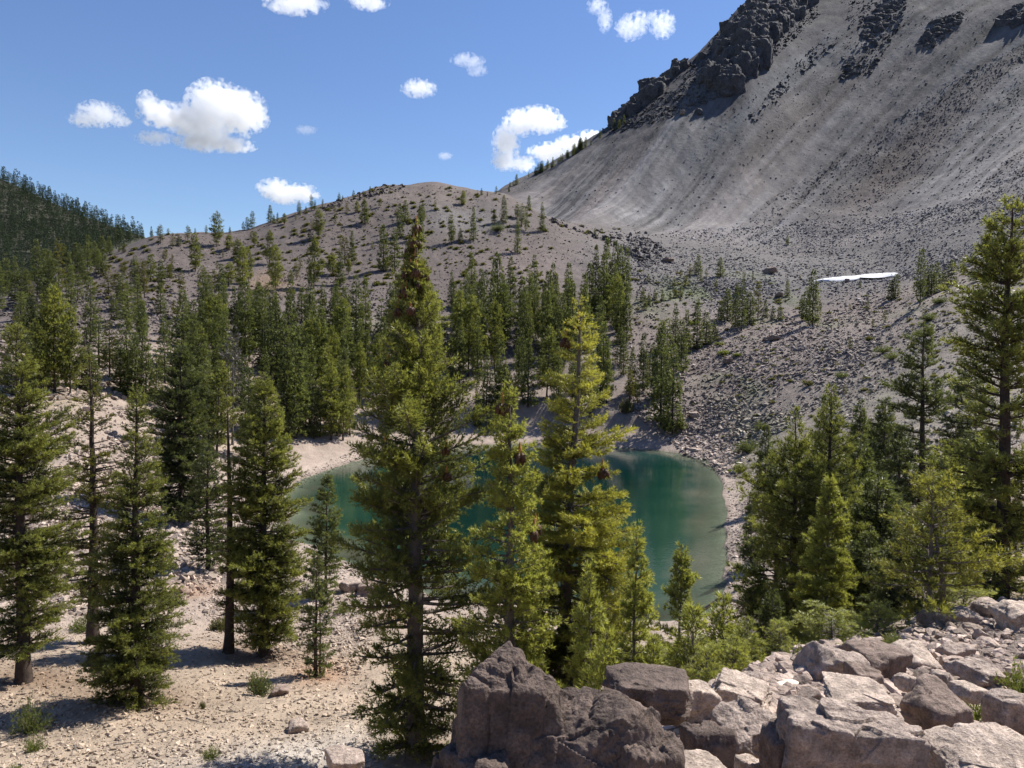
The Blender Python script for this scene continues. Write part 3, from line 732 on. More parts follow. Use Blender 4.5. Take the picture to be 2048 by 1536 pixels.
# --- the near trees: u, v of foot; v of top; half width in photo px; D (None: where the sight line meets the ground)
NEAR = [
 # kind, u_foot, v_foot, v_top, halfw, D, style, label
 ("fir_tree", 48, 1365, 640, 105, None, "thinTop", "tall narrow fir at the left edge with a thin brownish top"),
 ("fir_tree", 187, 1285, 690, 72, None, "thinTop2", "slender fir with a yellowed nearly bare top just right of the leftmost near tree"),
 ("fir_tree", 272, 1408, 765, 108, None, "fullB", "bushy fir with branches to the ground casting the big bottom left shadow"),
 ("fir_tree", 362, 1045, 690, 78, None, "dark", "dark fir standing behind the bushy fir at left"),
 ("fir_tree", 415, 1142, 885, 52, None, "dark", "short fir with its own shadow between bushy fir and bare trunk"),
 ("fir_tree", 456, 1305, 790, 48, None, "bareTrunk", "skinny fir with long bare trunk and thin bleached top"),
 ("fir_tree", 527, 1312, 745, 92, None, "fullD", "full dark fir right of the skinny bare trunk"),
 ("fir_tree", 652, 1187, 945, 40, None, "young", "small fir standing against the lake's left side"),
 ("fir_tree", 632, 1352, 1105, 40, None, "young", "little twin stemmed fir below the small lakeside fir"),
 ("pine_tree", 834, 1512, 440, 150, None, "hero", "tallest pine in the middle with brown cone clusters at its top"),
 ("pine_tree", 1020, 1600, 755, 108, 22.0, "light", "bright green pine between the tallest pine and the golden fir"),
 ("fir_tree", 1122, 1500, 590, 150, 26.0, "golden", "tall fir with golden drooping tips and an open top over the lake"),
 ("pine_tree", 1168, 1560, 1105, 52, 17.0, "younglight", "slim young pine in front of the golden fir's trunk"),
 ("pine_tree", 1262, 1560, 1035, 50, 18.5, "younglight", "slim young pine under the golden fir's right branches"),
 ("pine_tree", 1346, 1560, 1080, 58, 18.0, "younglight", "slim young pine with dark cones at its tip by the lake's near shore"),
 ("pine_tree", 1582, 1275, 815, 92, None, "brush", "big dark brushy pine, left one of the pair right of the lake"),
 ("pine_tree", 1648, 1262, 775, 84, None, "brush", "big dark brushy pine, right one of the pair right of the lake"),
 ("fir_tree", 1652, 1330, 955, 66, 24.0, "younglight", "light green fir in front of the dark brushy pair"),
 ("pine_tree", 1850, 1312, 925, 112, 13.0, "gold2", "crooked yellow green pine rising from the boulders at right"),
 ("fir_tree", 1838, 1180, 640, 72, 42.0, "sparse", "tall thin dark fir left of the big tree at the right edge"),
 ("fir_tree", 1925, 1150, 700, 62, 46.0, "dark", "dark fir directly left of the big tree at the right edge"),
 ("fir_tree", 1998, 1215, 380, 135, 19.5, "rightbig", "huge dark fir cut by the right edge of the picture"),
]
STY = {
 "thinTop": dict(prof="column", top_sparse=.5, tone=.24, base=.10, gap=.2, nb=290, clump=.55, leaf="N"),
 "thinTop2": dict(prof="column", top_sparse=.6, tone=.35, base=.16, gap=.35, nb=170, clump=.6, leaf="B", dead=.25),
 "fullB": dict(prof="cone", top_sparse=.4, tone=.24, base=.015, nb=340, clump=.4, leaf="N", gap=.08),
 "dark": dict(prof="column", tone=.25, base=.06, nb=200, clump=.45, leaf="D", gap=.2),
 "bareTrunk": dict(prof="open", tone=.35, base=.14, nb=110, clump=.8, leaf="B", dead=.55, gap=.45),
 "fullD": dict(prof="column", top_sparse=.3, tone=.24, base=.05, nb=320, clump=.4, leaf="N", gap=.08),
 "young": dict(prof="column", trunk_r=.10, dens=1.6, tone=.35, base=.03, nb=190, clump=.3, leaf="D"),
 "hero": dict(prof="hero", dens=.8, tone=.50, base=.03, nb=270, clump=.8, leaf="N", up=.8, gap=.34, tuft=.125, blades=6, bw=.024, flat=.6, droop=.18),
 "light": dict(prof="cone", dens=1.0, tone=.92, base=.04, nb=300, clump=.5, leaf="N", up=.6, gap=.14, tuft=.11, blades=6, bw=.024, flat=.5),
 "golden": dict(prof="cone", dens=1.0, tone=.22, base=.04, nb=290, clump=.6, leaf="Y", gap=.28, yellow=.62, top_sparse=.42, droop=.08, up=.25, flat=.22, lean=(.030, 0), asym=(0.2, .22)),
 "younglight": dict(prof="column", trunk_r=.075, dens=2.2, tone=.55, base=.03, nb=210, clump=.35, leaf="N", up=.8, tuft=.10, blades=6, bw=.020, flat=.5, twig=.12, gap=.1),
 "brush": dict(prof="hero", tone=.24, base=.04, nb=190, clump=.6, leaf="N", up=.8, tuft=.16, blades=9, bw=.020, flat=.7, twig=.24, gap=.2),
 "gold2": dict(prof="cone", tone=.42, dens=1.3, base=.10, nb=120, clump=.8, leaf="Y", up=.8, tuft=.085, blades=7, bw=.013, flat=.5, twig=.13, gap=.25, lean=(.01, 0)),
 "sparse": dict(prof="open", tone=.25, base=.08, nb=170, clump=.7, leaf="D", gap=.35),
 "rightbig": dict(prof="column", tone=.28, base=.04, nb=300, clump=.5, leaf="N", gap=.25, tuft=.12, blades=5, bw=.022, up=.6),
}
LEAF = dict(N=M_leafN, D=M_leafD, Y=M_leafY, B=M_leafB, S=M_leafS)
NEARINFO = {}
for i, (kind, uf, vf, vt, hw, D, sty, lab) in enumerate(NEAR):
    x, y = where(uf, vf, D); z = float(ground_z(x, y))
    H = pix_dir(uf, vt)[0]; ztop = H[2] / H[1] * y; H = ztop - z
    R_ = hw / FP * y * (1.0 if sty in ('gold2', 'light', 'golden') else 1.05 if sty == 'brush' else .86)
    kw = dict(STY[sty]); leaf = LEAF[kw.pop("leaf")]
    dn = dict(twig=.14, tuft=.11, blades=5, bw=.022); dn.update({k: kw.pop(k) for k in list(kw) if k in dn})
    fac = max(1.0, y / 30.0)
    if sty != 'gold2': kw['nb'] = int(kw['nb'] * 1.15); dn['bw'] *= 1.3; dn['tuft'] *= 1.12
    kw['dens'] = kw.get('dens', 1.0) * 1.7
    dn["twig"] *= fac ** .8; dn["tuft"] *= fac ** .7; dn["bw"] *= fac
    kw["nb"] = int(kw["nb"] * min(1.25, max(.55, H / 14)))
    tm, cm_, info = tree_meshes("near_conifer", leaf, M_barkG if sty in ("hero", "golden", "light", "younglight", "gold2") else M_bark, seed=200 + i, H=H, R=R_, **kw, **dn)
    root = place_tree(kind, x, y, tm, cm_, lab, "tree", None, sink=.12)
    NEARINFO[sty] = (root, info)
    if i == 8:      # second stem of the little twin
        v_, f_ = tube(np.array([[.18, .05, -.1], [.2, .05, H * .4], [.12, 0, H * .86]]), [.05, .035, .01], 7)
        link("trunk", mesh_np("second_stem", v_, f_, [M_bark], smooth=True), root)
    if i == 18:
        v_, f_ = tube(np.array([[.30, .15, -.1], [.34, .1, .5], [.28, .05, 1.0], [.1, 0, 1.7]]), [.07, .06, .045, .02], 8)
        link("trunk", mesh_np("second_stem", v_, f_, [M_barkG], smooth=True), root)

# cone clusters: a star of hanging cones under an orange growing tip
def cone_cluster(seed, n=9, L_=.19):
    r = np.random.default_rng(seed); Vs, Fs, Ms, off = [], [], [], 0
    for k in range(n):
        a = k * 6.283 / n + r.normal(0, .25); o = r.uniform(.1, .85); l = L_ * r.uniform(.75, 1.1)
        d = np.array([math.cos(a) * math.sin(o), math.sin(a) * math.sin(o), -math.cos(o)])
        ts = np.linspace(0, 1, 9); rad = .046 * np.sin(np.clip(ts * 1.02 + .06, 0, 1) * math.pi) ** .6 * (1 + .28 * (np.arange(9) % 2)) + .004
        p_ = d[None] * (ts * l + .03)[:, None]; p_[:, 2] -= .06 * ts ** 2
        v_, f_ = tube(p_, rad, 7); Vs.append(v_); Fs.append(f_ + off); Ms.append(np.zeros(len(f_))); off += len(v_)
    v_, f_ = tube(np.array([[0, 0, -.03], [0, 0, .05], [0, 0, .14], [0, 0, .2]]), [.03, .035, .018, .004], 6)
    Vs.append(v_); Fs.append(f_ + off); Ms.append(np.ones(len(f_)))
    return mesh_np("cone_cluster", np.concatenate(Vs), np.concatenate(Fs), [M_cone, M_coneT], smooth=True, midx=np.concatenate(Ms))
CCS = [cone_cluster(s) for s in (1, 2, 3)]
crng = np.random.default_rng(5)
def add_cones(sty, n, relmin, big=1.0):
    root, info = NEARINFO[sty]
    k = np.where(info["rel"] > relmin)[0]; k = crng.permutation(k)[:n]
    for b in k:
        p = info["bpos"](np.array([b]), np.array([1.0]))[0]
        o = link("cone_cluster", CCS[crng.integers(3)], root, p); o.rotation_euler = (0, 0, crng.uniform(0, 6)); o.scale = (big,) * 3
hr, hi = NEARINFO["hero"]
o = link("cone_cluster", CCS[0], hr, (hi["ax"][-1][0], hi["ax"][-1][1], hi["H"] - .05)); o.scale = (1.4,) * 3
add_cones("hero", 26, .80, 1.2); add_cones("hero", 10, .5, 1.2); add_cones("light", 4, .55, 1.6); add_cones("golden", 4, .6, 1.6)
root, info = NEARINFO["younglight"]

# --- young trees and shrubby pines around the boulders
def kidset(name, n, leaf, **kw):
    out = []
    for s in range(n):
        tm, cm_, _ = tree_meshes(name, leaf, M_barkG, seed=400 + s + len(name), **kw); out.append((tm, cm_))
    return out
KID = kidset("young_pine", 4, M_leafN, H=3.0, R=.62, base=.04, prof="cone", nb=95, twig=.13, tuft=.13, blades=7, bw=.024, dens=2.2, up=.9, tone=.6, clump=.4, flat=.5, trunk_r=.04)
KIDD = kidset("dark_young", 3, M_leafD, H=6.0, R=1.3, base=.04, prof="cone", nb=150, twig=.2, tuft=.19, blades=6, bw=.042, dens=1.8, up=.6, tone=.3, clump=.4)
KIDO = kidset("open_pine", 3, M_leafN, H=2.2, R=.85, base=.05, prof="round", nb=54, twig=.15, tuft=.13, blades=9, bw=.020, dens=1.7, up=.9, tone=.62, clump=.8, flat=.6, gap=.2, trunk_r=.035)
YOUNG = [ # kinds, u, v_top, D, width factor, label
 ("k", 1388, 1215, 14.5, 1.0, "bright young pine just above the long slab boulder"),
 ("k", 1448, 1185, 16.0, 1.1, "bright young pine right of the lake's near tip"),
 ("k", 1495, 1235, 15.0, 1.1, "yellowish young pine between the beach and the dark brushy pair"),
 ("d", 1545, 1175, 22.0, .8, "small dark fir at the foot of the dark brushy pair"),
 ("o", 1470, 1290, 10.5, 1.1, "lowest open pine sprig sticking up behind the split boulders"),
 ("o", 1412, 1330, 9.5, .9, "low pine sprig beside the long slab boulder's right end"),
 ("o", 1560, 1285, 11.5, 1.1, "low pale pine left of the leaning grey boulder"),
 ("o", 1665, 1225, 12.0, 1.9, "spreading yellow green pine bush above the leaning grey boulder"),
 ("o", 1755, 1205, 12.5, 1.5, "low dark pine bough left of the crooked pine's trunk"),
 ("o", 1930, 1185, 13.5, 1.7, "low pine boughs right of the crooked pine's trunk"),
 ("k", 1310, 1285, 15.5, 1.0, "short pine behind the long slab boulder"),
 ("k", 1215, 1255, 15.5, .9, "short pine between the two slim pines above the big boulder"),
 ("d", 1705, 955, 34.0, .9, "dark young fir right of the light green fir"),
 ("d", 1745, 880, 42.0, 1.0, "dark young fir on the slope behind the light green fir"),
 ("d", 1770, 795, 58.0, 1.0, "round topped fir alone on the slope above the dark thicket"),
 ("d", 1722, 800, 62.0, .8, "small fir left of the round topped fir on the slope"),
 ("d", 1800, 850, 50.0, 1.0, "dark fir in the thicket left of the tall thin fir"),
 ("d", 1790, 985, 34.0, 1.1, "low dark fir left of the crooked yellow pine's top"),
 ("d", 1905, 900, 34.0, 1.1, "greyish fir between the crooked pine and the huge right fir"),
 ("k", 1915, 925, 24.0, 1.6, "bright light green fir right of the crooked pine's top"),
 ("d", 1740, 1060, 27.0, 1.0, "dark fir in the shade right of the light green fir"),
 ("d", 1960, 1000, 26.0, 1.0, "dark fir touching the huge right fir's lower branches"),
 ("d", 1560, 930, 36.0, 1.0, "dark fir left behind the brushy pair"),
 ("d", 1720, 870, 38.0, 1.0, "dark fir right behind the brushy pair"),
 ("d", 1760, 940, 31.0, 1.1, "dense dark fir between the light green fir and the crooked pine"),
 ("d", 1700, 1080, 27.0, 1.1, "dense low dark fir between the light green fir and the crooked pine"),
 ("d", 1800, 1040, 24.0, 1.1, "dense dark fir directly behind the crooked pine's left boughs"),
 ("d", 1880, 1010, 26.0, 1.2, "dense dark fir directly behind the crooked pine's top"),
 ("d", 1940, 860, 36.0, 1.0, "slim dark fir behind the huge right fir's left side"),
 ("d", 1505, 985, 60.0, .6, "small fir at the edge of the beach right of the lake"),
 ("d", 1533, 850, 82.0, .7, "small fir above the beach, left of the brushy pair's tops"),
 ("d", 1655, 790, 66.0, .8, "slim fir peeking between the two brushy pines"),
 ("d", 1610, 1040, 34.0, .9, "dark fir hidden low in the shade of the brushy pair"),
]
for (t, u, vt, D, wf, lab) in YOUNG:
    x, y = where(u, vt, D); z = float(ground_z(x, y)); d = pix_dir(u, vt)[0]; H = d[2] / d[1] * y - z
    S_ = dict(k=(KID, 3.0, "pine_tree"), d=(KIDD, 6.0, "fir_tree"), o=(KIDO, 2.2, "pine_tree"))[t]
    tm, cm_ = S_[0][crng.integers(len(S_[0]))]
    place_tree(S_[2], x, y, tm, cm_, lab, "tree", "young conifers between the boulders and the lake", scale=max(H, .6) / S_[1], rz=crng.uniform(0, 6), sink=.06, sz=wf * (1.25 if H / S_[1] < 1 else 1.0))

# ------------------------------------------------------------------ boulders
_ico = {}
def ico(l):
    if l not in _ico:
        bm = bmesh.new(); bmesh.ops.create_icosphere(bm, subdivisions=l, radius=1.0)
        bm.verts.index_update()
        _ico[l] = (np.array([v.co[:] for v in bm.verts]), np.array([[v.index for v in f.verts] for f in bm.faces])); bm.free()
    return _ico[l]

def rock_np(seed, dims, level=4, boxy=.5, rough=.06, ncut=14, crack=.04, sharp=34.0, fscale=1.0, skew=.13, loose=0.0, taper=0.0, lean_=0.0, kt=1.5):
    r = np.random.default_rng(seed); S_, F_ = ico(level)
    N_ = unit(r.normal(size=(ncut, 3))); d_ = r.uniform(.72, 1.0, ncut)
    if boxy:
        ax = np.array([[1, 0, 0], [-1, 0, 0], [0, 1, 0], [0, -1, 0], [0, 0, 1], [0, 0, -1.]])
        ax = unit(ax + r.normal(0, skew, ax.shape)); N_ = np.concatenate([ax, N_]); d_ = np.concatenate([r.uniform(.60, .74, 6), d_ * (1 - .1 * boxy) + .12 * boxy + loose])
    t = S_ @ N_.T; rad = np.where(t > .05, d_[None] / np.maximum(t, .05), 9)
    rad = -np.log(np.exp(-sharp * np.minimum(rad, 3)).sum(1)) / sharp
    P_ = S_ * rad[:, None]; nr = S_
    for f, a in ((1.6, .6), (3.7, .4), (8.5, .3), (19, .22), (44, .13)):
        P_ = P_ + nr * (rough * a * vnoise(P_ * f * fscale + seed, seed))[:, None]
    rg = 1 - np.abs(fbm(P_ * 1.9 * fscale + 3.1 * seed, 3, seed + 9)) * 7
    P_ = P_ - nr * (crack * np.clip(rg, 0, 1))[:, None]
    nc = 54 if level > 5 else 26; c_ = r.uniform(-1, 1, (nc, 3)); c_ = unit(c_) * r.uniform(.5, .8, (nc, 1)); dd = ((P_[:, None] - c_[None]) ** 2).sum(-1); ci = dd.argmin(1)      # broken facets with ledges between
    P_ = P_ + nr * ((r.uniform(-1, 1, nc) * rough * .85)[ci] + ((P_ * unit(r.normal(size=(nc, 3)))[ci]).sum(1) * rough * kt))[:, None]
    for f, a in ((6.5, .35), (15, .2)): P_ = P_ + nr * (rough * a * np.abs(vnoise(P_ * f + 7 * seed, seed + 2)))[:, None]
    lo, hi_ = P_.min(0), P_.max(0); P_ = (P_ - (lo + hi_) / 2) / (hi_ - lo)
    if taper: P_[:, :2] *= (1 - taper * (P_[:, 2:3] + .5)) * np.array([1, 1]); P_[:, 0] += lean_ * P_[:, 2]
    return P_ * np.asarray(dims), F_

def rock_mesh(name, mat, parts, flat=False):
    """parts: (seed, dims, offset, rotz, level, kwargs)"""
    Vs, Fs, off = [], [], 0
    for (sd_, dims, o_, rz_, lv, kw) in parts:
        v_, f_ = rock_np(sd_, dims, lv, **kw)
        c, s = math.cos(rz_), math.sin(rz_); v_ = v_ @ np.array([[c, s, 0], [-s, c, 0], [0, 0, 1]]) + np.array(o_)
        Vs.append(v_); Fs.append(f_ + off); off += len(v_)
    return mesh_np(name, np.concatenate(Vs), np.concatenate(Fs), [mat], smooth=not flat)

def stone_obj_mat(name, color, lichen=None, sc_=1.0, contrast=.38):
    return stone_material(name, ((3.2 * sc_, .06 / sc_), (14 * sc_, .035 / sc_), (70 * sc_, .010 / sc_)), contrast, .9, .3, color=color, attr="obj", lichen=lichen)
M_b1 = stone_obj_mat("boulder_grey_violet", (.215, .160, .128), (3.0, (.29, .225, .185), .45))
M_b2 = stone_obj_mat("boulder_pinkish", (.335, .265, .218), (2.2, (.26, .20, .168), .5))
M_b3 = stone_obj_mat("boulder_tan", (.44, .350, .280), (2.6, (.31, .245, .20), .5))
M_b0 = stone_obj_mat("boulder_dark_brown", (.128, .094, .076), (3.0, (.19, .148, .122), .4))
M_crag = stone_obj_mat("crag_rock", (.072, .068, .070), (.6, (.11, .10, .10), .5), .06, .4)

def put_rock(u, v, D, wpx, hpx, dep, seed, mat, label, boxy=.6, level=5, rz=0.0, tilt=(0, 0), kind="boulder", grp=None, **kw):
    """u,v: photo position of the middle of the visible face; sizes in photo px at distance D; dep: depth as share of width"""
    w, h = wpx / FP * D, hpx / FP * D; p = pt(u, v, D + w * dep * .4); w *= 1 + w * dep * .4 / D; h *= 1 + w * dep * .4 / D
    k = dict(boxy=boxy, rough=.05); k.update(kw)
    me_ = rock_mesh("boulder", mat, [(seed, (w, w * dep, h), (0, 0, 0), 0, level, k)])
    o = link(kind, me_, None, tuple(p)); o.rotation_euler = (tilt[0], tilt[1], rz)
    tag(o, label, "boulder", grp); return o

# the big dark boulder at the bottom, one stone with a peak and a lower shoulder
D0 = 3.3
def L3(u, v, D): return pt(u, v, D)
c0 = L3(1040, 1560, D0 + .35)
parts = []
for (u, v, D, w, h, dp, sd_, rz_, kw) in [
    (1012, 1510, 3.62, 290, 440, .85, 31, .10, dict(boxy=.1, rough=.036, crack=.045, ncut=15, sharp=44, taper=.30, lean_=-.02, kt=.7)),
    (1175, 1555, 3.62, 350, 360, .75, 45, -.10, dict(boxy=.1, rough=.05, crack=.045, ncut=18, sharp=40, taper=.16, kt=.8)),
    (1280, 1560, 3.50, 175, 275, .9, 37, .3, dict(boxy=.2, rough=.07, crack=.03, fscale=1.5, taper=.1, kt=1.0)),
    (950, 1640, 3.50, 250, 350, .9, 39, .0, dict(boxy=.3, rough=.05, crack=.05, taper=.3))]:
    p = L3(u, v, D); w_ = w / FP * D; h_ = h / FP * D
    parts.append((sd_, (w_, w_ * dp, h_), tuple(p - c0), rz_, 7 if sd_ in (31, 45) else 6, kw))
o = link("boulder", rock_mesh("boulder", M_b0, parts), None, tuple(c0)); tag(o, "largest dark boulder, peaked and cracked, at the bottom centre of the picture", "boulder")

HERO_ROCKS = [ # u, v(mid), D, w, h, depth, seed, mat, boxy, rotz, tilt, label
 (1295, 1385, 5.6, 185, 88, .8, 51, M_b0, .4, -.1, (0, .12), "long dark slab boulder lying behind the largest boulder's shoulder"),
 (1385, 1398, 5.9, 90, 70, .9, 52, M_b3, .3, .3, (0, .1), "pale wedge of rock at the right end of the long slab"),
 (1686, 1528, 4.0, 280, 225, .50, 63, M_b2, 1.0, -.04, (.10, .12), "squared block boulder with a bright flat top and dark front"),
 (1560, 1520, 4.15, 70, 150, 1.2, 54, M_b1, .6, .2, (0, -.1), "narrow upright rock leaning on the squared block's left side"),
 (1492, 1470, 4.7, 145, 120, .9, 55, M_b2, .5, .4, (.1, -.15), "pinkish grey rock left of the squared block"),
 (1412, 1510, 4.1, 98, 130, .9, 56, M_b0, .7, .15, (0, 0), "dark upright block between largest boulder and pinkish grey rock"),
 (1375, 1560, 3.5, 170, 90, .8, 57, M_b3, .5, .1, (0, .1), "bright flat topped rock at the bottom edge under the dark upright block"),
 (1480, 1392, 6.0, 130, 60, .9, 58, M_b3, .6, -.3, (0, .08), "pale angular rock on the crest just left of the squared block"),
 (1495, 1372, 6.6, 60, 55, 1., 59, M_b2, .5, .5, (0, -.2), "small pointed rock topping the pale angular rock"),
 (1665, 1340, 7.6, 115, 110, .9, 60, M_b2, .4, -.2, (.1, .5), "leaning grey boulder behind the squared block"),
 (1745, 1332, 7.9, 120, 95, .9, 61, M_b1, .5, .4, (.1, 0), "broad split boulder right of the leaning grey one"),
 (1728, 1358, 6.9, 70, 62, .9, 62, M_b1, .4, .1, (0, 0), "dark rounded rock in front of the broad split boulder"),
 (1820, 1330, 8.6, 110, 80, 1., 64, M_b3, .5, -.2, (.2, -.2), "light boulder in front of the crooked pine's foot"),
 (1905, 1312, 9.0, 62, 55, .9, 65, M_b2, .5, .3, (0, 0), "rounded boulder right of the crooked pine's foot"),
 (1812, 1365, 6.6, 40, 40, 1., 66, M_b3, .3, .2, (0, 0), "small pale round stone right of the dark rounded rock"),
 (1880, 1362, 6.6, 46, 44, 1., 67, M_b2, .4, .8, (0, 0), "half shaded stone above the green sprigs at right"),
 (1720, 1392, 5.2, 150, 34, .9, 68, M_b3, .8, -.15, (.1, .1), "low flat slab rising behind the squared block's bright top"),
 (1870, 1420, 5.4, 120, 90, 1., 69, M_b1, .3, .3, (.2, -.2), "rough greyish violet rock right of the squared block"),
 (1975, 1548, 3.7, 250, 105, 1.0, 70, M_b3, .4, -.2, (.15, -.12), "largest tan boulder filling the bottom right corner"),
 (1885, 1500, 4.3, 120, 50, .9, 71, M_b3, .5, .2, (.1, 0), "flat tan rock above the bottom right corner boulder"),
 (2015, 1425, 5.4, 80, 80, .9, 72, M_b2, .5, .1, (0, -.1), "upright pinkish stone near the right edge below the bushes"),
 (1975, 1228, 12.5, 70, 50, 1., 73, M_b2, .3, .2, (0, 0), "rounded boulder beside the huge right fir's foot"),
 (2030, 1235, 11.0, 95, 60, 1., 74, M_b3, .5, .2, (0, 0), "pale boulder on the right edge below the huge fir"),
 (1905, 1245, 12.0, 100, 60, 1., 75, M_b2, .4, 0, (0, 0), "flattish boulder left of the huge right fir's foot"),
 (1960, 1345, 7.4, 95, 42, 1., 76, M_b2, .5, .4, (.1, .2), "low bluish grey slab on the right among the rubble"),
 (1935, 1385, 6.2, 60, 34, 1., 77, M_b3, .4, .4, (0, .2), "small tan stone left of the upper green bush at right"),
 (1500, 1530, 4.3, 60, 40, 1., 78, M_b3, .4, .4, (0, 0), "pale stone wedged under the pinkish grey rock"),
 (598, 1453, 24.5, 46, 26, 1., 79, M_b2, .4, .3, (0, 0), "single light grey rock lying on the bare terrace left of the tallest pine"),
 (560, 1382, 28.0, 40, 20, 1., 80, M_b1, .4, .3, (0, 0), "low grey rock beside the dense shrub on the terrace"),
 (690, 1525, 16.5, 80, 46, 1., 81, M_b2, .4, .3, (0, 0), "half hidden rock at the bottom edge left of the tallest pine's foot"),
 (745, 1180, 54, 62, 34, 1., 82, M_b1, .4, .1, (0, 0), "dark rock ledge by the lake's near shore left of the tallest pine"),
 (700, 1172, 55, 42, 26, 1., 83, M_b2, .4, .6, (0, 0), "squat rock near the little lakeside fir"),
 (178, 818, 88, 20, 15, 1., 84, M_b3, .4, .2, (0, 0), "white block standing out on the pinkish stone bank at left"),
 (44, 640, 158, 34, 22, 1., 85, M_b2, .4, .2, (0, 0), "large grey block on the stony plateau at the left edge"),
 (242, 613, 160, 18, 12, 1., 86, M_b3, .5, .2, (0, .4), "tilted pale slab on the stony plateau below the hill"),
 (1547, 676, 196, 30, 14, 1., 87, M_b1, 0., .2, (0, 0), "dark humped boulder alone on the talus right of the tree clump"),
 (1560, 590, 250, 22, 13, 1., 88, M_b2, 0., .2, (0, 0), "light pyramid shaped boulder below the snow patch's left end"),
 (1541, 541, 280, 26, 15, 1., 89, M_b1, 0., .2, (0, 0), "dark rounded boulder left of the snow patch"),
 (1336, 521, 300, 24, 10, 1., 90, M_b1, 0., .2, (0, 0), "dark flat boulder at the foot of the scree, centre right"),
 (1694, 561, 262, 9, 8, 1., 91, M_b1, .5, .2, (0, 0), "small dark block sitting on the edge of the snow patch"),
 (1457, 722, 168, 18, 13, 1., 92, M_b1, .4, .2, (0, 0), "grey stone amid yellow shrubs above the lake's right end"),
 (1388, 830, 140, 20, 14, 1., 93, M_b2, .4, .2, (0, 0), "pale block beside the lone lakeside fir"),
 (1392, 900, 128, 24, 8, 1.4, 94, M_b3, .4, .2, (0, 0), "flat white stone half in the water at the far right shore"),
 (1398, 224, 560, 13, 17, 1., 96, M_crag, .4, .2, (0, 0), "jagged dark block, right one of the group high on the scree"),
 (1366, 226, 555, 12, 11, 1., 97, M_b1, .4, .2, (0, .3), "pale leaning block, left one of the group high on the scree"),
 (1383, 208, 562, 11, 10, 1., 98, M_crag, .4, .2, (0, .3), "dark block between the two others high on the scree"),
]
for (u, v, D, w, h, dp, sd_, mt, bx, rz_, tl, lab) in HERO_ROCKS:
    lv = 7 if w / 2 > 120 else 6 if w / 2 > 60 else (5 if w / 2 > 30 else 4)
    if D > 20:
        xx, yy = hit(u, v + h * .5); 
        if not np.isnan(xx[0]): D = float(yy[0]) + 0.0
    put_rock(u, v, D, w, h, dp, sd_, mt, lab, bx, lv, rz_, tl, **(dict(ncut=6, crack=.035, skew=.04, loose=.16, rough=.045) if sd_ == 63 else dict(ncut=12, crack=.03)))

# smaller stones of the embankment, each one its own object
RTPL = [rock_mesh("stone", [M_b1, M_b2, M_b3][i % 3], [(300 + i, (1, .8, .62), (0, 0, 0), 0, 4, dict(boxy=.5, rough=.06, ncut=10))]) for i in range(12)]
HRECT = [(r_[0], r_[1], r_[3] * .42, r_[4] * .40) for r_ in HERO_ROCKS] + [(1020, 1450, 120, 150), (1220, 1490, 130, 100)]
n_st = 0; placed = []; SREC = []
EMB = [(1390, 1405), (1480, 1375), (1600, 1350), (1760, 1310), (1850, 1290), (1960, 1225), (2120, 1195), (2120, 1560), (1340, 1560), (1350, 1430)]
tries = 0
while n_st < 270 and tries < 9000:
    tries += 1
    u, v = crng.uniform(1340, 2110), crng.uniform(1195, 1560)
    if not poly_mask(EMB, np.array([u]), np.array([v]))[0]: continue
    x, y = hit(u, v)
    if np.isnan(x[0]) or y[0] > 17: continue
    y0 = float(y[0]); s = float(.065 * (4.6 ** (crng.random() ** 1.7))) * (1 + .04 * y0); spx = s / y0 * FP
    if spx < 14 or any(abs(u - a) < (w_ + spx * .3) and abs(v - b) < (h_ + spx * .25) for a, b, w_, h_ in HRECT): continue
    if any((u - a) ** 2 + (2 * (v - b)) ** 2 < (.42 * (spx + c)) ** 2 for a, b, c in placed): continue
    placed.append((u, v, spx)); x, y = float(x[0]), y0
    k = int(crng.integers(12)); o = link("stone", RTPL[k], None, (x, y, float(ground_z(x, y)) + s * .14))
    o.scale = (s, s, s); o.rotation_euler = (crng.normal(0, .35), crng.normal(0, .35), crng.uniform(0, 6.28))
    tone = ["greyish", "pinkish", "tan"][k % 3]; tag(o, None, "stone", "small stones of the embankment"); SREC.append([o, tone, u, v, s])
    n_st += 1
SHORT = [(1020, 1430, "the largest boulder"), (1240, 1470, "the largest boulder's shoulder"), (1295, 1385, "the long slab"), (1385, 1398, "the slab's pale wedge"), (1685, 1470, "the squared block"), (1492, 1470, "the pinkish rock"), (1412, 1510, "the dark upright block"), (1480, 1385, "the pale crest rock"), (1665, 1340, "the leaning boulder"), (1745, 1332, "the split boulder"), (1728, 1358, "the dark rounded rock"), (1820, 1330, "the crooked pine's boulder"), (1905, 1312, "the rounded boulder"), (1880, 1362, "the half shaded stone"), (1700, 1395, "the low flat slab"), (1870, 1420, "the rough greyish rock"), (1965, 1530, "the corner boulder"), (1885, 1490, "the flat tan rock"), (2015, 1425, "the upright pinkish stone"), (1975, 1228, "the huge fir's foot"), (2030, 1235, "the right edge boulder"), (1960, 1345, "the bluish slab"), (1935, 1385, "the small tan stone"), (1960, 1430, "the larger green bush")]
for rec in SREC:
    _, tone, u, v, s = rec; n_ = min(SHORT, key=lambda a: (a[0] - u) ** 2 + (1.6 * (a[1] - v)) ** 2); dx, dy = u - n_[0], (v - n_[1]) * 1.3
    rec.append(f"{'left of' if dx < 0 else 'right of'} {n_[2]}" if abs(dx) > abs(dy) else f"{'above' if dy < 0 else 'below'} {n_[2]}")
keys = {}
for rec in SREC: keys.setdefault((rec[1], rec[5]), []).append(rec)
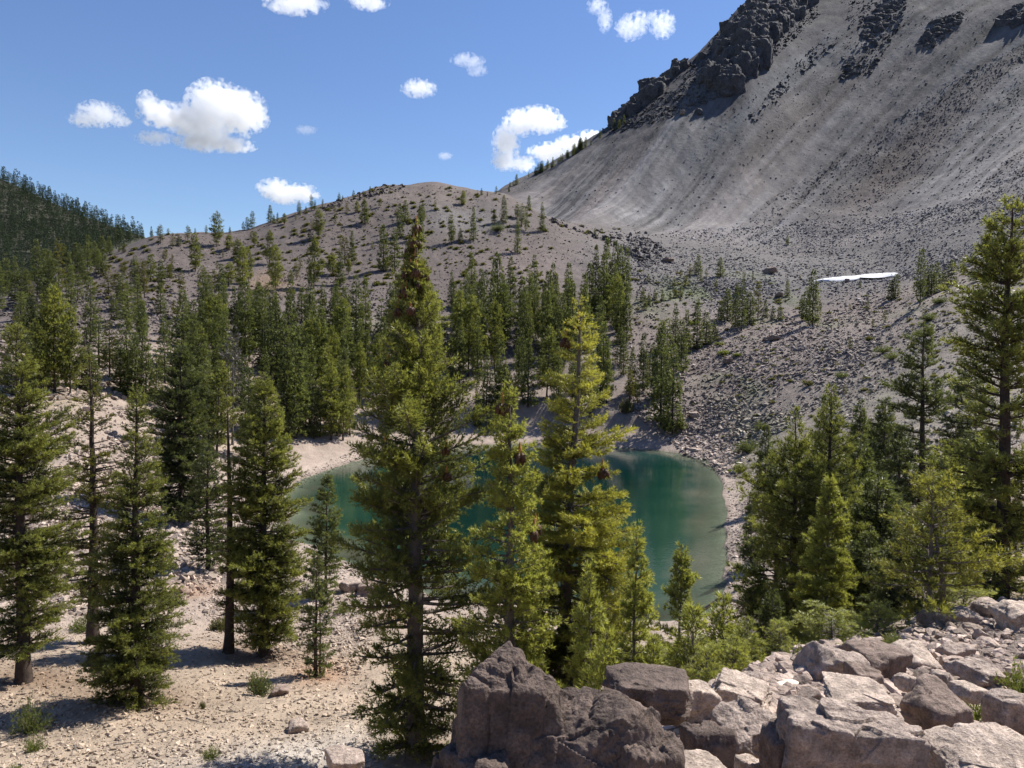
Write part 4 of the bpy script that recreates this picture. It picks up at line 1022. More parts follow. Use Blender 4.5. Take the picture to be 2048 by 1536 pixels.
for (tone, where_), L_ in keys.items():
    L_.sort(key=lambda r_: r_[2])
    for i, rec in enumerate(L_):
        rec[0]["label"] = (f"only {tone} stone {where_}" if len(L_) == 1 else f"{'leftmost' if i == 0 else 'rightmost' if i == len(L_) - 1 else ['', 'second', 'third', 'fourth', 'fifth', 'sixth', 'seventh', 'eighth', 'ninth', 'tenth', 'eleventh', 'twelfth', 'next'][min(i, 12)] + ' from left'} of {tone} stones {where_}")
# gravel between them
u = crng.uniform(860, 2150, 24000); v = crng.uniform(1180, 1580, 24000)
x, y = hit(u, v); k = (~np.isnan(x)) & (y < 19) & (y > 1.5); x, y = x[k], y[k]
s = .016 * (13 ** (crng.random(len(x)) ** 2.2)) * (1 + .05 * y)
TPL_OLD = TPL; TPL = [rock_np(600 + i, (1, .75, .5), 2, boxy=.9, rough=.015, ncut=8, crack=0, sharp=70, skew=.3) for i in range(10)]
gr = link("gravel", scatter_mesh("gravel", x, y, s, ground_alb(x, y) * (1.08 * np.exp(crng.normal(0, .32, len(x))))[:, None], .22))
TPL = TPL_OLD
tag(gr, "fine broken gravel filling the gaps between the embankment boulders", "gravel", kind="stuff")

# ------------------------------------------------------------------ crags of the summit ridge
def crag_parts(poly, n, smin, smax, seed, D0_, tall=1.5):
    r = np.random.default_rng(seed); P_ = np.array(poly, float); mn, mx = P_.min(0), P_.max(0); out = []; t = 0
    while len(out) < n and t < 9000:
        t += 1; u, v = r.uniform(mn[0], mx[0]), r.uniform(mn[1], mx[1])
        if not inside(P_, np.array([u]), np.array([v]))[0]: continue
        x, y = hit(u, v); D = float(y[0]) if not np.isnan(x[0]) else D0_
        D = min(max(D, D0_ - (240 if seed == 1 else 60)), D0_ + 40); s = smin * (smax / smin) ** (r.random() ** 1.5); p = pt(u, v, D - 1.5); p[2] -= (.5 * s if seed > 5 else .15 * s if seed == 1 else 0)
        out.append((seed * 50 + len(out), (s * r.uniform(.7, 1.1), s * r.uniform(.6, 1), s * r.uniform(.8, tall)), p, r.uniform(0, 3), 5 if s > 14 else 4, dict(boxy=.5, rough=.075, crack=.07, ncut=12, fscale=1.4, sharp=40)))
    PA = np.array([o_[2] for o_ in out]); sz_ = PA.max(0) - PA.min(0) + smin; dl = (sz_[0] * .9, max(sz_[1], smax) * .9, max(sz_[2] * .35, smin)); c_ = PA.mean(0)
    for k_ in range(3 if 2 <= seed <= 5 else 0):
        lo_ = PA[PA[:, 0].argsort()][[0, len(PA) // 2, -1][k_]]; out.append((seed * 50 + 900 + k_, (sz_[0] * .75, max(dl[1] * .7, smax), max(sz_[2] * .5, smax)), lo_ * .5 + c_ * .5 + np.array([0, smax * .25, -smin]), .2 * k_, 5, dict(boxy=.4, rough=.08, crack=.08, ncut=12)))
    return [(a, b, tuple(p - c_), d, e, f) for a, b, p, d, e, f in out], c_
CRAGS = [
 ([(1418, 134), (1432, 104), (1446, 70), (1478, 44), (1496, 14), (1512, -14), (1600, -30), (1640, 5), (1600, 30), (1560, 60), (1530, 110), (1480, 150), (1450, 190), (1430, 180)], 320, 6, 19, 1, 655, 1.5, "tall black crag towering over the upper left edge of the scree"),
 ([(1349, 160), (1347, 130), (1360, 128), (1366, 145), (1364, 160)], 6, 5, 10, 2, 590, 2.2, "lone rock tooth on the ridge below the tall black crag"),
 ([(1278, 215), (1288, 180), (1306, 168), (1328, 176), (1318, 195), (1300, 210)], 16, 6, 17, 3, 572, 1.6, "knobbly dark crag on the ridge, midway down from the tall one"),
 ([(1225, 252), (1240, 232), (1262, 210), (1280, 212), (1262, 232), (1240, 250)], 14, 4, 12, 4, 555, 1.4, "lowest dark crag on the ridge above the line of firs"),
 ([(1368, 165), (1378, 140), (1402, 118), (1412, 140), (1400, 165)], 12, 5, 16, 5, 600, 1.5, "low dark crag joining the rock tooth and the tall crag"),
 ([(1722, 70), (1740, 10), (1790, -20), (1815, 10), (1790, 40), (1765, 70), (1730, 100)], 70, 3, 10, 6, 670, 1.2, "ragged dark outcrop at the top edge, left of the other two"),
 ([(1840, 80), (1860, 45), (1900, 25), (1930, 28), (1905, 50), (1870, 78)], 45, 2.5, 9, 7, 650, 1.1, "ragged dark outcrop near the top edge, in the middle"),
 ([(2005, 50), (2020, 10), (2060, 0), (2070, 40), (2030, 52)], 60, 3, 13, 8, 650, 1.3, "ragged dark outcrop in the top right corner"),
 ([(1680, 150), (1690, 136), (1712, 132), (1716, 142), (1700, 150)], 12, 2, 6, 11, 560, 1.0, "isolated dark outcrop in the middle of the upper scree"),
]
for (poly, n, s0, s1, sd_, D_, tl, lab) in CRAGS:
    hx_, hy_ = hit(np.array([p_[0] for p_ in poly]), np.array([p_[1] for p_ in poly]))
    if sd_ > 5: D_ = float(np.nanmedian(hy_))
    parts, cc = crag_parts(poly, n, s0, s1, sd_, D_, tl)
    o = link("crag", rock_mesh("crag", M_crag, parts), None, tuple(cc)); tag(o, lab, "crag")

# ------------------------------------------------------------------ snow
SNOW = [(1622, 562), (1660, 556), (1700, 553), (1740, 549), (1775, 545), (1800, 545), (1793, 551), (1760, 557), (1735, 556), (1700, 562), (1650, 563)]
sx, sy = hit(np.array([a for a, b in SNOW]), np.array([b for a, b in SNOW])); sp_ = np.stack([sx, sy], 1); sp_ = _catmull(sp_, 5)
ce = sp_.mean(0); rings = []
for f in np.linspace(1, .12, 7):
    q_ = ce + (sp_ - ce) * f; zz = ground_z(q_[:, 0], q_[:, 1]) + (0.30 if f < 1 else -.25) + .35 * (1 - f) ** .5 * (f < 1); rings.append(np.c_[q_, zz])
Vn = np.concatenate(rings + [[[ce[0], ce[1], float(ground_z(ce[0], ce[1])) + .7]]]); n = len(sp_); Fn = []
for k in range(6):
    for i in range(n):
        j = (i + 1) % n; Fn += [[k * n + i, k * n + j, (k + 1) * n + j], [k * n + i, (k + 1) * n + j, (k + 1) * n + i]]
Fn += [[6 * n + i, 6 * n + (i + 1) % n, 7 * n] for i in range(n)]
M_snow = stone_material("old_snow", ((.25, .2), (1.6, .08)), .16, .7, .3, color=(.62, .62, .62), attr="obj")
o = link("snow_patch", mesh_np("snow_patch", Vn, np.array(Fn), [M_snow], smooth=True)); tag(o, "thin white strip of leftover snow at the foot of the scree", "snow patch")

# ------------------------------------------------------------------ middle and far trees
MID = {}
def midset(key, n, leaf, bark, **kw):
    L_ = []
    for s in range(n):
        tm, cm_, _ = tree_meshes(key, leaf, bark, seed=800 + s * 7 + len(key), limb=False, sides=6, **kw); L_.append((tm, cm_))
    MID[key] = (L_, kw["H"])
base_kw = dict(H=14.0, twig=.34, tuft=.40, bw=.13, blades=5, trunk_r=.19)
midset("mid_fir", 6, M_leafD, M_bark, R=1.85, base=.04, prof="cone", nb=190, clump=.45, gap=.15, tone=.32, **base_kw)
midset("mid_thin", 4, M_leafD, M_bark, R=1.55, base=.06, prof="column", nb=165, clump=.55, gap=.22, tone=.34, top_sparse=.15, **base_kw)
midset("mid_pine", 5, M_leafN, M_bark, R=2.4, base=.12, prof="pine", nb=160, clump=.7, gap=.2, tone=.32, up=.8, flat=.6, **base_kw)
midset("mid_bronze", 3, M_leafB, M_bark, R=1.8, base=.14, prof="pine", nb=120, clump=.8, gap=.3, tone=.30, **base_kw)
midset("mid_snag", 1, M_dead, M_barkG, R=1.6, base=.3, prof="open", nb=60, clump=.7, gap=.3, tone=.4, **base_kw)
trng = np.random.default_rng(99)
# u, v foot, v top, species letter (f fir, t thin fir, p pine, b bronze pine, s dead snag)
HILL_T = """434 493 435 p;391 543 480 p;458 500 474 p;475 519 485 p;510 491 468 p;539 528 472 p;551 582 505 p;637 476 427 p;628 577 490 p;593 560 530 b;600 540 517 b;665 551 513 p;680 569 510 f;697 548 522 p;690 530 483 b;704 529 473 f;729 448 408 f;713 425 406 p;694 425 409 b;669 426 412 b;413 576 547 b;430 590 540 b;457 573 532 p;446 515 503 b;484 580 508 p;497 566 506 p;670 450 432 b;683 464 452 b;767 543 465 f;790 541 470 t;800 476 418 f;811 446 408 f;834 482 442 f;840 470 420 f;812 515 495 f;903 487 433 t;921 482 460 f;947 482 425 f;988 448 423 f;1008 446 400 f;1035 507 450 f;1034 437 410 t;1043 452 415 t;1052 462 420 t;1084 463 415 f;1058 417 395 f;926 411 386 p;845 440 412 f;870 420 403 b;515 588 560 b;760 470 455 b;745 498 484 b;1190 472 458 f;1575 490 470 f;517 578 566 f"""
SKY_T = """413 468 453 t;460 458 447 f;487 453 438 t;495 456 434 t;504 450 420 t;540 445 416 f;548 447 432 f;555 441 427 f;569 449 430 p;598 428 406 t;612 424 414 f;623 420 394 t;630 420 404 f;645 413 400 t;678 402 388 t;685 402 392 t;707 394 382 t;740 384 374 f;963 390 378 f;975 392 384 t;992 388 375 t;1018 384 372 f;378 470 456 b;390 468 458 t"""
LEFT_T = """12 590 520 t;30 600 515 f;55 598 540 f;75 590 480 t;88 600 500 f;100 612 505 f;138 590 505 t;165 570 510 f;197 548 507 f;208 552 512 t;217 592 535 b;233 592 540 b;250 552 525 b;270 565 512 t;282 596 522 b;289 596 520 b;323 573 520 t;340 562 534 b;363 588 542 b;322 628 566 f;322 486 455 b;345 495 470 b;358 492 472 f;375 482 455 b;330 523 500 b;248 505 488 f;239 503 490 f;228 640 588 f;192 632 605 b;280 684 605 t;327 685 622 t;338 684 640 t;386 676 600 f;348 634 600 b;113 640 520 t;96 640 500 t;60 600 560 b;177 575 500 t;118 600 480 b;240 592 560 f;255 578 560 f;262 590 562 f;240 480 455 f;232 482 450 f;258 478 452 f;275 476 460 f;286 477 460 f;303 474 456 f;318 470 452 b;337 470 458 b;205 520 480 f;218 510 478 f;190 530 490 f;175 520 478 f;150 545 495 f;130 550 500 f;160 560 500 f"""
RIGHT_T = """1345 868 692 f;1322 850 645 f;1264 786 695 f;1286 782 668 f;1240 728 655 f;1313 800 700 f;1333 790 640 f;1275 806 762 t;1305 765 690 f;1362 745 640 f;1320 703 640 t;1350 692 608 f;1372 708 622 f;1394 700 600 f;1412 690 625 f;1428 682 640 f;1455 642 578 f;1470 656 575 f;1483 662 560 t;1500 650 585 f;1516 638 562 b;1492 640 600 f;1440 640 605 f;1625 650 540 f;1604 628 590 f;1612 640 575 f;1640 620 600 f;1790 596 548 t;1782 600 560 f;1840 612 500 t;1852 596 545 f;1873 578 526 f;1888 576 540 f;1901 572 520 f;1862 590 530 f;1441 555 516 f;1396 550 510 f;1413 556 536 b;1362 556 538 b;1379 556 528 b;1430 577 555 b;1402 565 545 b;1370 575 550 b;1296 566 548 b;1348 575 552 b;1335 558 546 b;1488 558 540 b;1506 563 545 b;1575 592 560 f;1560 640 610 f;1530 635 600 f;1545 640 612 f;1720 575 560 f;1735 620 600 f;1700 620 606 b;1770 645 620 b;1745 655 636 b;1285 604 580 f;1298 610 585 f;1310 600 578 f;1325 602 580 f;1340 600 582 f;1350 596 575 f;1362 594 570 f;1290 620 590 f;1700 700 676 b;1260 800 740 b;1600 560 548 b;1475 590 565 f;1690 790 768 b"""
MIDL_T = """590 876 655 f;612 872 712 f;574 868 700 t;628 878 765 t;662 880 725 p;693 860 745 p;675 872 790 t;640 872 770 f;720 760 640 f;735 765 660 f;748 770 690 f;700 870 800 t;78 790 640 p;97 780 560 f;110 786 575 p;140 790 640 p;60 780 600 f;165 780 700 f;180 785 690 f;192 790 720 t;240 785 690 f;255 790 680 f;270 800 665 f;292 805 690 f;312 800 700 f;350 830 700 t;15 750 700 f;24 770 690 t;5 760 720 f;375 715 600 f;425 700 590 p;402 720 600 f;418 735 640 t;440 760 610 f;465 890 655 s;480 720 590 f;490 730 565 f;505 700 600 f;530 740 620 f;1056 706 590 f;995 700 510 f;1095 690 545 f;1010 690 560 t;1070 660 575 t;1213 600 497 f;1190 610 510 f;1229 606 503 f;1240 615 512 f;1252 610 515 f;1177 640 545 f;1205 645 530 f;1235 650 560 f"""
def parse(s): return [(float(a), float(b), float(c), d) for a, b, c, d in (t.split() for t in s.replace("\n", "").split(";") if t.strip())]
def fill(poly, n, hmin, hmax, kinds, mind, seed, avoid=()):
    r = np.random.default_rng(seed); out = []; P_ = np.array(poly, float); mn, mx = P_.min(0), P_.max(0); t = 0
    while len(out) < n and t < n * 60:
        t += 1
        u, v = r.uniform(mn[0], mx[0]), r.uniform(mn[1], mx[1])
        if not inside(P_, np.array([u]), np.array([v]))[0]: continue
        if any((u - o[0]) ** 2 + ((v - o[1]) * 1.3) ** 2 < mind ** 2 for o in list(avoid) + out): continue
        x, y = hit(u, v)
        if np.isnan(x[0]) or grid_at(sd, x, y)[0] < 1.5: continue
        H_ = r.uniform(hmin, hmax); out.append((u, v, v - H_ / float(y[0]) * FP, kinds[r.integers(len(kinds))]))
    return out
hillT, skyT, leftT, rightT, midT = map(parse, (HILL_T, SKY_T, LEFT_T, RIGHT_T, MIDL_T))
b1 = fill([(360, 700), (700, 670), (700, 880), (560, 890), (420, 960), (340, 900)], 46, 9, 16, "ffftp", 14, 1, midT)
b2 = fill([(700, 680), (900, 660), (1260, 640), (1260, 790), (1180, 820), (1060, 800), (700, 800)], 62, 9, 18, "ffftp", 13, 2, midT)
b5 = fill([(705, 800), (1190, 765), (1230, 830), (1000, 855), (760, 880)], 18, 8, 17, "ffftp", 17, 9, midT + b1 + b2)
b3 = fill([(380, 620), (700, 650), (700, 700), (420, 690)], 26, 8, 13, "ffft", 14, 3, midT)
b4 = fill([(880, 610), (1180, 600), (1250, 640), (1240, 670), (900, 660)], 22, 8, 13, "fft", 14, 4, midT)
left_x = fill([(-20, 620), (200, 560), (400, 560), (420, 690), (330, 780), (60, 790), (-20, 780)], 30, 4, 12, "fttb", 22, 6, leftT + midT)
hill_x = fill([(200, 520), (420, 480), (560, 440), (700, 400), (800, 400), (800, 560), (560, 570), (240, 575)], 20, 1.6, 3.2, "b", 18, 5, hillT)
rim = []
for k, t in enumerate(np.sort(trng.uniform(0, 1, 34))):
    u = 1010 + 245 * t; xs = np.array([1000, 1050, 1100, 1190, 1260]); v = np.interp(u, xs, [388, 357, 336, 283, 243]) + trng.uniform(-1, 3)
    rim.append((u, v, v - trng.uniform(9, 26) * (1.0 if u > 1080 else .8), "ft"[k % 2]))

GAPS = [(-50, 30, "at left edge"), (30, 120, "behind leftmost near fir"), (120, 230, "behind yellow topped fir"), (230, 330, "behind bushy near fir"), (330, 420, "behind short near fir"),
        (420, 500, "behind bare trunked fir"), (500, 590, "behind full near fir"), (590, 700, "above lake's left shore"), (700, 800, "left of tallest pine"), (800, 905, "behind tallest pine"),
        (905, 1000, "right of tallest pine"), (1000, 1080, "behind bright green pine"), (1080, 1150, "left of golden fir"), (1150, 1220, "right of golden fir"), (1220, 1300, "past golden fir's branches"),
        (1300, 1390, "above far right shore"), (1390, 1460, "left of humped boulder"), (1460, 1560, "around humped boulder"), (1560, 1700, "below snow's left end"), (1700, 1820, "below snow's right end"), (1820, 2100, "beside huge right fir")]
ORD = ["first", "second", "third", "fourth", "fifth", "sixth", "seventh", "eighth", "ninth", "tenth", "eleventh", "twelfth", "thirteenth", "fourteenth", "fifteenth", "sixteenth", "seventeenth", "eighteenth"]
SPEC = dict(f=("mid_fir", "fir_tree", "dark fir"), t=("mid_thin", "thin_fir_tree", "thin fir"), p=("mid_pine", "pine_tree", "rounded pine"), b=("mid_bronze", "pine_tree", "bronzed pine"), s=("mid_snag", "dead_tree", "grey dead snag"))  # the t trees are slender firs, only named apart from the f ones
def plant(lst, region, group):
    recs = []
    for (u, v, vt, k) in lst:
        x, y = hit(u, v)
        if np.isnan(x[0]):
            for dv in (4, 8, 14, 22, 32):
                x, y = hit(u, v + dv)
                if not np.isnan(x[0]): break
        if np.isnan(x[0]): continue
        x, y = float(x[0]), float(y[0])
        if abs(u - 1000) < 400 and v < 395 and False: pass
        z = float(ground_z(x, y)); H_ = max(1.2, (v - vt) / FP * y) * (1.18 if 200 < y < 340 and u < 1290 else 1.0)
        cell = next((g_[2] for g_ in GAPS if g_[0] <= u < g_[1]), "at the right"); recs.append((cell, SPEC[k][2], u, x, y, H_, k))
    recs.sort(key=lambda r_: (r_[0], r_[1], r_[2]))
    cnt = {}
    for r_ in recs: cnt[(r_[0], r_[1])] = cnt.get((r_[0], r_[1]), 0) + 1
    seen = {}
    for (cell, nm_, u, x, y, H_, k) in recs:
        key = (cell, nm_); seen[key] = seen.get(key, 0) + 1; i, n = seen[key], cnt[key]
        hz = "small " if H_ < 4 else ("tall " if H_ > 14 else "")
        o_ = "" if n == 1 else (("leftmost " if i == 1 else ("rightmost " if i == n else ORD[i - 1] + " from left of the ")))
        hz = "" if n > 1 else hz; lab = f"{o_}{hz}{nm_}{'s' if o_.endswith('the ') else ''} {region} {cell}"
        S_, H0 = MID[SPEC[k][0]]; tm, cm_ = S_[int(trng.integers(len(S_)))]
        sz_ = trng.uniform(.76, 1.08) * (1.55 if H_ < 9 else 1.0)
        place_tree(SPEC[k][1], x, y, tm, cm_, lab, "tree", group, scale=H_ / H0, rz=float(trng.uniform(0, 6.28)), sink=.1, sz=sz_)
plant(hillT + hill_x, "on the bare hill", "scattered trees on the bare rounded hill")
plant(skyT, "on hill's skyline", "small trees along the hill's skyline")
plant(leftT + left_x, "on left plateau", "scattered trees on the left plateau")
plant(rightT, "on valley floor", "trees on the stony valley floor right of the lake")
plant(midT + b1 + b2 + b5, "in lower belt", "trees of the belt behind the lake")
plant(b3 + b4, "in upper belt", "trees of the belt behind the lake")
plant(rim, "on scree ridge", "firs lining the ridge between hill and crag")

# wooded hillside far away on the left: one mass of trees
FT = []
for s in range(5):
    _, (v_, f_, t_, _m), _i = conifer(900 + s, 14.0, 2.2, base=.03, prof="cone", nb=46, twig=.9, tuft=.70, blades=4, bw=.34, limb=False, sides=4, clump=.4, gap=.1, tone=.4)
    FT.append((v_, f_, t_))
fr_ = np.random.default_rng(44); xs_, ys_ = [], []
u = fr_.uniform(-420, 470, 30000); v = fr_.uniform(330, 640, 30000); x, y = hit(u, v); k = ~np.isnan(x); x, y = x[k], y[k]; k = y > 285
x, y = x[k], y[k]
acc = []; cell = {}
for a, b in zip(x, y):
    ky = (int(a // 4.0), int(b // 4.0))
    if ky in cell: continue
    cell[ky] = 1; acc.append((a, b))
acc = np.array(acc)[:5600]
Vs, Fs, Ts, off = [], [], [], 0
for i, (a, b) in enumerate(acc):
    v_, f_, t_ = FT[i % 5]; s = fr_.uniform(.38, .78); th = fr_.uniform(0, 6.28); c_, s_ = math.cos(th) * s, math.sin(th) * s
    q_ = np.stack([v_[:, 0] * c_ - v_[:, 1] * s_ + a, v_[:, 0] * s_ + v_[:, 1] * c_ + b, v_[:, 2] * s + float(ground_z(a, b)) - .3], 1)
    Vs.append(q_); Fs.append(f_ + off); Ts.append(t_ + fr_.normal(-.1, .16)); off += len(v_)
o = link("far_forest", mesh_np("far_forest", np.concatenate(Vs), np.concatenate(Fs), [M_leafF], {"tint": np.clip(np.concatenate(Ts), 0, 1)}))
tag(o, "dense dark conifer forest covering the far hillside at the left edge", "forest", kind="stuff")
print("forest", len(acc), "mid", len(hillT) + len(hill_x) + len(skyT) + len(leftT) + len(rightT) + len(midT) + len(b1) + len(b2) + len(b3) + len(b4) + len(rim))

# ------------------------------------------------------------------ shrubs
def shrub_np(seed, nb=34, h=.5, tuft=.09, blades=6, bw=.016, spread=1.0, per=9):
    r = np.random.default_rng(seed); a = r.uniform(0, 6.283, nb); el = np.arccos(r.uniform(.05, 1, nb)); L_ = r.uniform(.6, 1.05, nb)
    d = np.stack([np.cos(a) * np.sin(el) * spread, np.sin(a) * np.sin(el) * spread, np.cos(el) * h / .5 * .6], 1) * L_[:, None]
    Wv, Wf, off = [], [], 0
    for k in range(nb):
        p_ = np.array([[0, 0, -.05], d[k] * .5 + [0, 0, .02], d[k] + [0, 0, .08 * L_[k]]]); v_, f_ = tube(p_, [.014, .009, .003], 3); Wv.append(v_); Wf.append(f_ + off); off += len(v_)
    f = r.random((nb, per)) ** .6; c = d[:, None] * f[..., None] + r.normal(0, .07, (nb, per, 3)) + np.array([0, 0, .04]); c = c.reshape(-1, 3)
    dd = unit(np.repeat(d, per, 0) + r.normal(0, .5, (nb * per, 3)) + [0, 0, .4]); m = len(c)
    nd = unit(dd[:, None] + r.normal(0, .55, (m, blades, 3))); ln = tuft * r.uniform(.7, 1.3, (m, blades)); wd = unit(np.cross(nd, r.normal(size=(m, blades, 3)))) * bw * .5
    p0 = c[:, None] + 0 * nd; T = np.stack([p0 - wd, p0 + wd, p0 + nd * ln[..., None]], 2)
    V = T.reshape(-1, 3); F_ = np.arange(len(V)).reshape(-1, 3); tn = np.repeat((.45 + r.normal(0, .14, (m, blades)) + .3 * (c[:, 2:3] - .2)).ravel(), 3)
    wv = np.concatenate(Wv); wf = quads_to_tris(np.concatenate(Wf)); mi = np.concatenate([np.zeros(len(F_)), np.ones(len(wf))])
    return np.concatenate([V, wv]), np.concatenate([F_, wf + len(V)]), np.concatenate([tn, np.zeros(len(wv))]), mi
def shrub_mesh(name, leaf, **kw):
    v_, f_, t_, m_ = shrub_np(**kw); return mesh_np(name, v_, f_, [leaf, M_barkG], {"tint": np.clip(t_, 0, 1)}, midx=m_)
M_leafG = leaf_material("willow_leaves_bright", (.09, .125, .03), (.27, .30, .07)); M_leafO = leaf_material("dry_olive_leaves", (.085, .09, .04), (.20, .19, .085))
SH = dict(g=[shrub_mesh("shrub", M_leafG, seed=s, nb=60, h=.6, tuft=.10, blades=6, bw=.022, per=12) for s in (1, 2)], s=[shrub_mesh("shrub", M_leafS, seed=s, nb=70, h=.75, tuft=.09, blades=6, bw=.024, per=14) for s in (3, 4)],
          o=[shrub_mesh("shrub", M_leafO, seed=s, nb=60, h=.6, tuft=.14, blades=5, bw=.05, per=12) for s in (5, 6)], c=[shrub_mesh("shrub", M_leafG, seed=s, nb=60, h=.5, tuft=.14, blades=5, bw=.05, per=12) for s in (7, 8)])
SHR = [ # u, v foot, width px, height px, kind, label
 (60, 1465, 85, 60, "s", "feathery green shrub in the shadow's edge at bottom left"), (66, 1502, 50, 34, "g", "small lime shrub just below the feathery one at bottom left"), (518, 1390, 62, 52, "s", "dense green shrub on the open terrace below the full dark fir"),
 (422, 1516, 48, 26, "g", "low yellow green sprig on the bare path at the bottom"), (405, 1418, 16, 18, "o", "tiny dry sprig in the middle of the terrace"), (190, 1325, 40, 30, "o", "greyish shrub behind the bushy near fir"), (160, 1262, 60, 30, "g", "pale green shrub between the two leftmost near firs"),
 (440, 1262, 50, 30, "o", "thin shrub on the stones beside the bare trunk"), (685, 1225, 40, 22, "g", "bright mossy cushion near the squat rocks by the lake"), (28, 1545, 40, 20, "g", "lime tuft cut by the bottom left edge"),
 (1960, 1450, 120, 75, "g", "larger green bush among the rubble at right"), (2040, 1400, 110, 85, "g", "green bush cut by the right edge above the rubble"), (1875, 1470, 100, 50, "g", "low green sprigs right of the squared block"), (1870, 1440, 40, 26, "o", "thin sprigs above the low green ones"),
 (655, 1500, 0, 0, "", ""), (1460, 1325, 60, 36, "g", "pale leafy bush below the young pines left of the leaning boulder"), (1540, 1318, 60, 34, "o", "brownish bush between young pines and leaning boulder"), (1600, 1290, 60, 44, "g", "bright bush in front of the dark brushy pair"), (1650, 1290, 55, 40, "g", "bright bush left of the spreading pine bush"),
 (1790, 1300, 60, 34, "s", "dull green bush behind the light boulder"), (1700, 1240, 40, 24, "g", "grassy tuft on the ochre soil patch"),
 (1520, 862, 34, 18, "s", "grey green shrub above the beach right of the lake"), (1497, 905, 60, 26, "s", "wide low shrub on the talus above the right beach"), (1480, 945, 40, 20, "s", "rounded shrub at the beach's upper end"), (1545, 925, 50, 24, "s", "shrub beside the brushy pair's left tree"), (1460, 945, 14, 8, "c", "tiny yellow shrub at the water's right edge"),
 (1385, 648, 30, 10, "c", "yellow low bush left of the tree clump"), (1450, 708, 34, 10, "c", "yellow mat of growth above the lake's right end"), (1440, 690, 26, 8, "c", "smaller yellow mat above the other one"), (1475, 712, 22, 8, "c", "yellow mat beside the grey stone"),
 (1768, 705, 46, 14, "s", "dark green mat of shrubs, upper of two on the sandy slope"), (1785, 718, 44, 14, "s", "dark green mat of shrubs, lower of two on the sandy slope"), (1683, 755, 34, 12, "s", "green mat near the foot of the sandy slope"), (1860, 640, 50, 14, "s", "long green mat below the slope's fir group"), (1845, 672, 46, 16, "s", "green mat under the tall fir of the slope"), (1880, 606, 40, 12, "s", "green mat right of the slope's fir group"), (1740, 680, 22, 9, "o", "olive shrub left of the two dark mats"), (1618, 770, 26, 10, "o", "olive shrub at the foot of the slope"), (1930, 596, 12, 6, "o", "dark tussock, right of a pair high on the sandy slope"), (1915, 602, 12, 6, "o", "dark tussock, left of a pair high on the sandy slope"),
 (995, 462, 40, 14, "s", "flat dark juniper under the firs on the hill's right shoulder"), (690, 668, 60, 8, "c", "bright green strip of low growth below the bare hill"), (1960, 560, 60, 16, "s", "green mat on the slope near the right edge"), (1990, 520, 60, 16, "s", "highest green mat on the slope near the right edge"), (640, 1060, 0, 0, "", ""),
 (120, 788, 30, 7, "s", "low shrub on top of the pinkish bank at left"), (155, 905, 22, 8, "s", "low shrub halfway down the pinkish bank"), (885, 880, 40, 34, "s", "round willow on the far shore behind the tallest pine"), (990, 860, 52, 40, "s", "round willow on the far shore left of the bright green pine"), (1255, 825, 36, 30, "o", "bare looking bush on the far shore right of the golden fir"), (1500, 1020, 26, 14, "c", "low shrub on the right beach"), (1540, 1060, 20, 12, "c", "smaller low shrub further along the right beach"), (1475, 1180, 20, 14, "c", "shrub at the near end of the right beach")]
for (u, v, w, h, k, lab) in SHR:
    if not k: continue
    x, y = hit(u, v)
    if np.isnan(x[0]): continue
    x, y = float(x[0]), float(y[0]); W_, H_ = w / FP * y * .5, h / FP * y
    o = link("shrub", SH[k][int(crng.integers(2))], None, (x, y, float(ground_z(x, y)) - .02)); o.scale = (W_, W_, H_ * 1.25); o.rotation_euler = (0, 0, crng.uniform(0, 6))
    tag(o, lab, "shrub")
# seedlings and tussocks dotting the bare hill and plateau
u = crng.uniform(60, 1290, 1500); v = crng.uniform(375, 640, 1500); x, y = hit(u, v); k = ~np.isnan(x) & (y > 165) & (y < 330); x, y = x[k], y[k]
k = fbm(np.stack([x * .04, y * .03, x * 0], 1), 3, 8) + .3 * crng.normal(size=len(x)) > .05; x, y = x[k], y[k]
hv, hf, ht, _ = shrub_np(79, nb=12, h=.6, tuft=.5, blades=4, bw=.24, per=4); hf = hf[hf.max(1) < 12 * 16 * 3]; hv = hv[:12 * 16 * 3]; ht = ht[:12 * 16 * 3]
s = crng.uniform(.35, 1.1, len(x)); z = ground_z(x, y)
q_ = hv[None] * s[:, None, None] + np.stack([x, y, z], 1)[:, None, :]
o = link("seedlings", mesh_np("seedlings", q_.reshape(-1, 3), (hf[None] + (np.arange(len(x)) * len(hv))[:, None, None]).reshape(-1, 3), [M_leafB], {"tint": np.clip(np.tile(ht, len(x)) - .2, 0, 1)}))
tag(o, "tiny dark seedlings and tussocks dotting the bare hill", "seedlings", kind="stuff")
# low ground cover, uncountable
u = crng.uniform(1240, 2120, 9000); v = crng.uniform(540, 1330, 9000); x, y = hit(u, v); k = ~np.isnan(x); u, v, x, y = u[k], v[k], x[k], y[k]
def pblob(cx, cy, rx, ry, an=0):
    c, s = math.cos(math.radians(an)), math.sin(math.radians(an)); a, b = u - cx, v - cy
    return np.exp(-(((a * c + b * s) / rx) ** 2 + ((-a * s + b * c) / ry) ** 2))
wgt = pblob(1400, 600, 170, 36) + .7 * pblob(1500, 720, 110, 70) + .5 * pblob(1950, 580, 150, 40, -32) + .45 * pblob(1900, 740, 190, 90) + .8 * pblob(1500, 920, 50, 90) + .4 * pblob(1450, 1300, 200, 40) + .6 * pblob(1800, 900, 150, 70)
k = (crng.random(len(u)) < wgt * .42) & (grid_at(sd, x, y) > 2); x, y = x[k], y[k]
gv, gf, gt, _ = shrub_np(77, nb=12, h=.5, tuft=.5, blades=4, bw=.22, per=4); k4 = gf.max(1) < 12 * 4 * 4 * 3; gf = gf[k4]; gv = gv[:12 * 16 * 3]; gt = gt[:12 * 16 * 3]
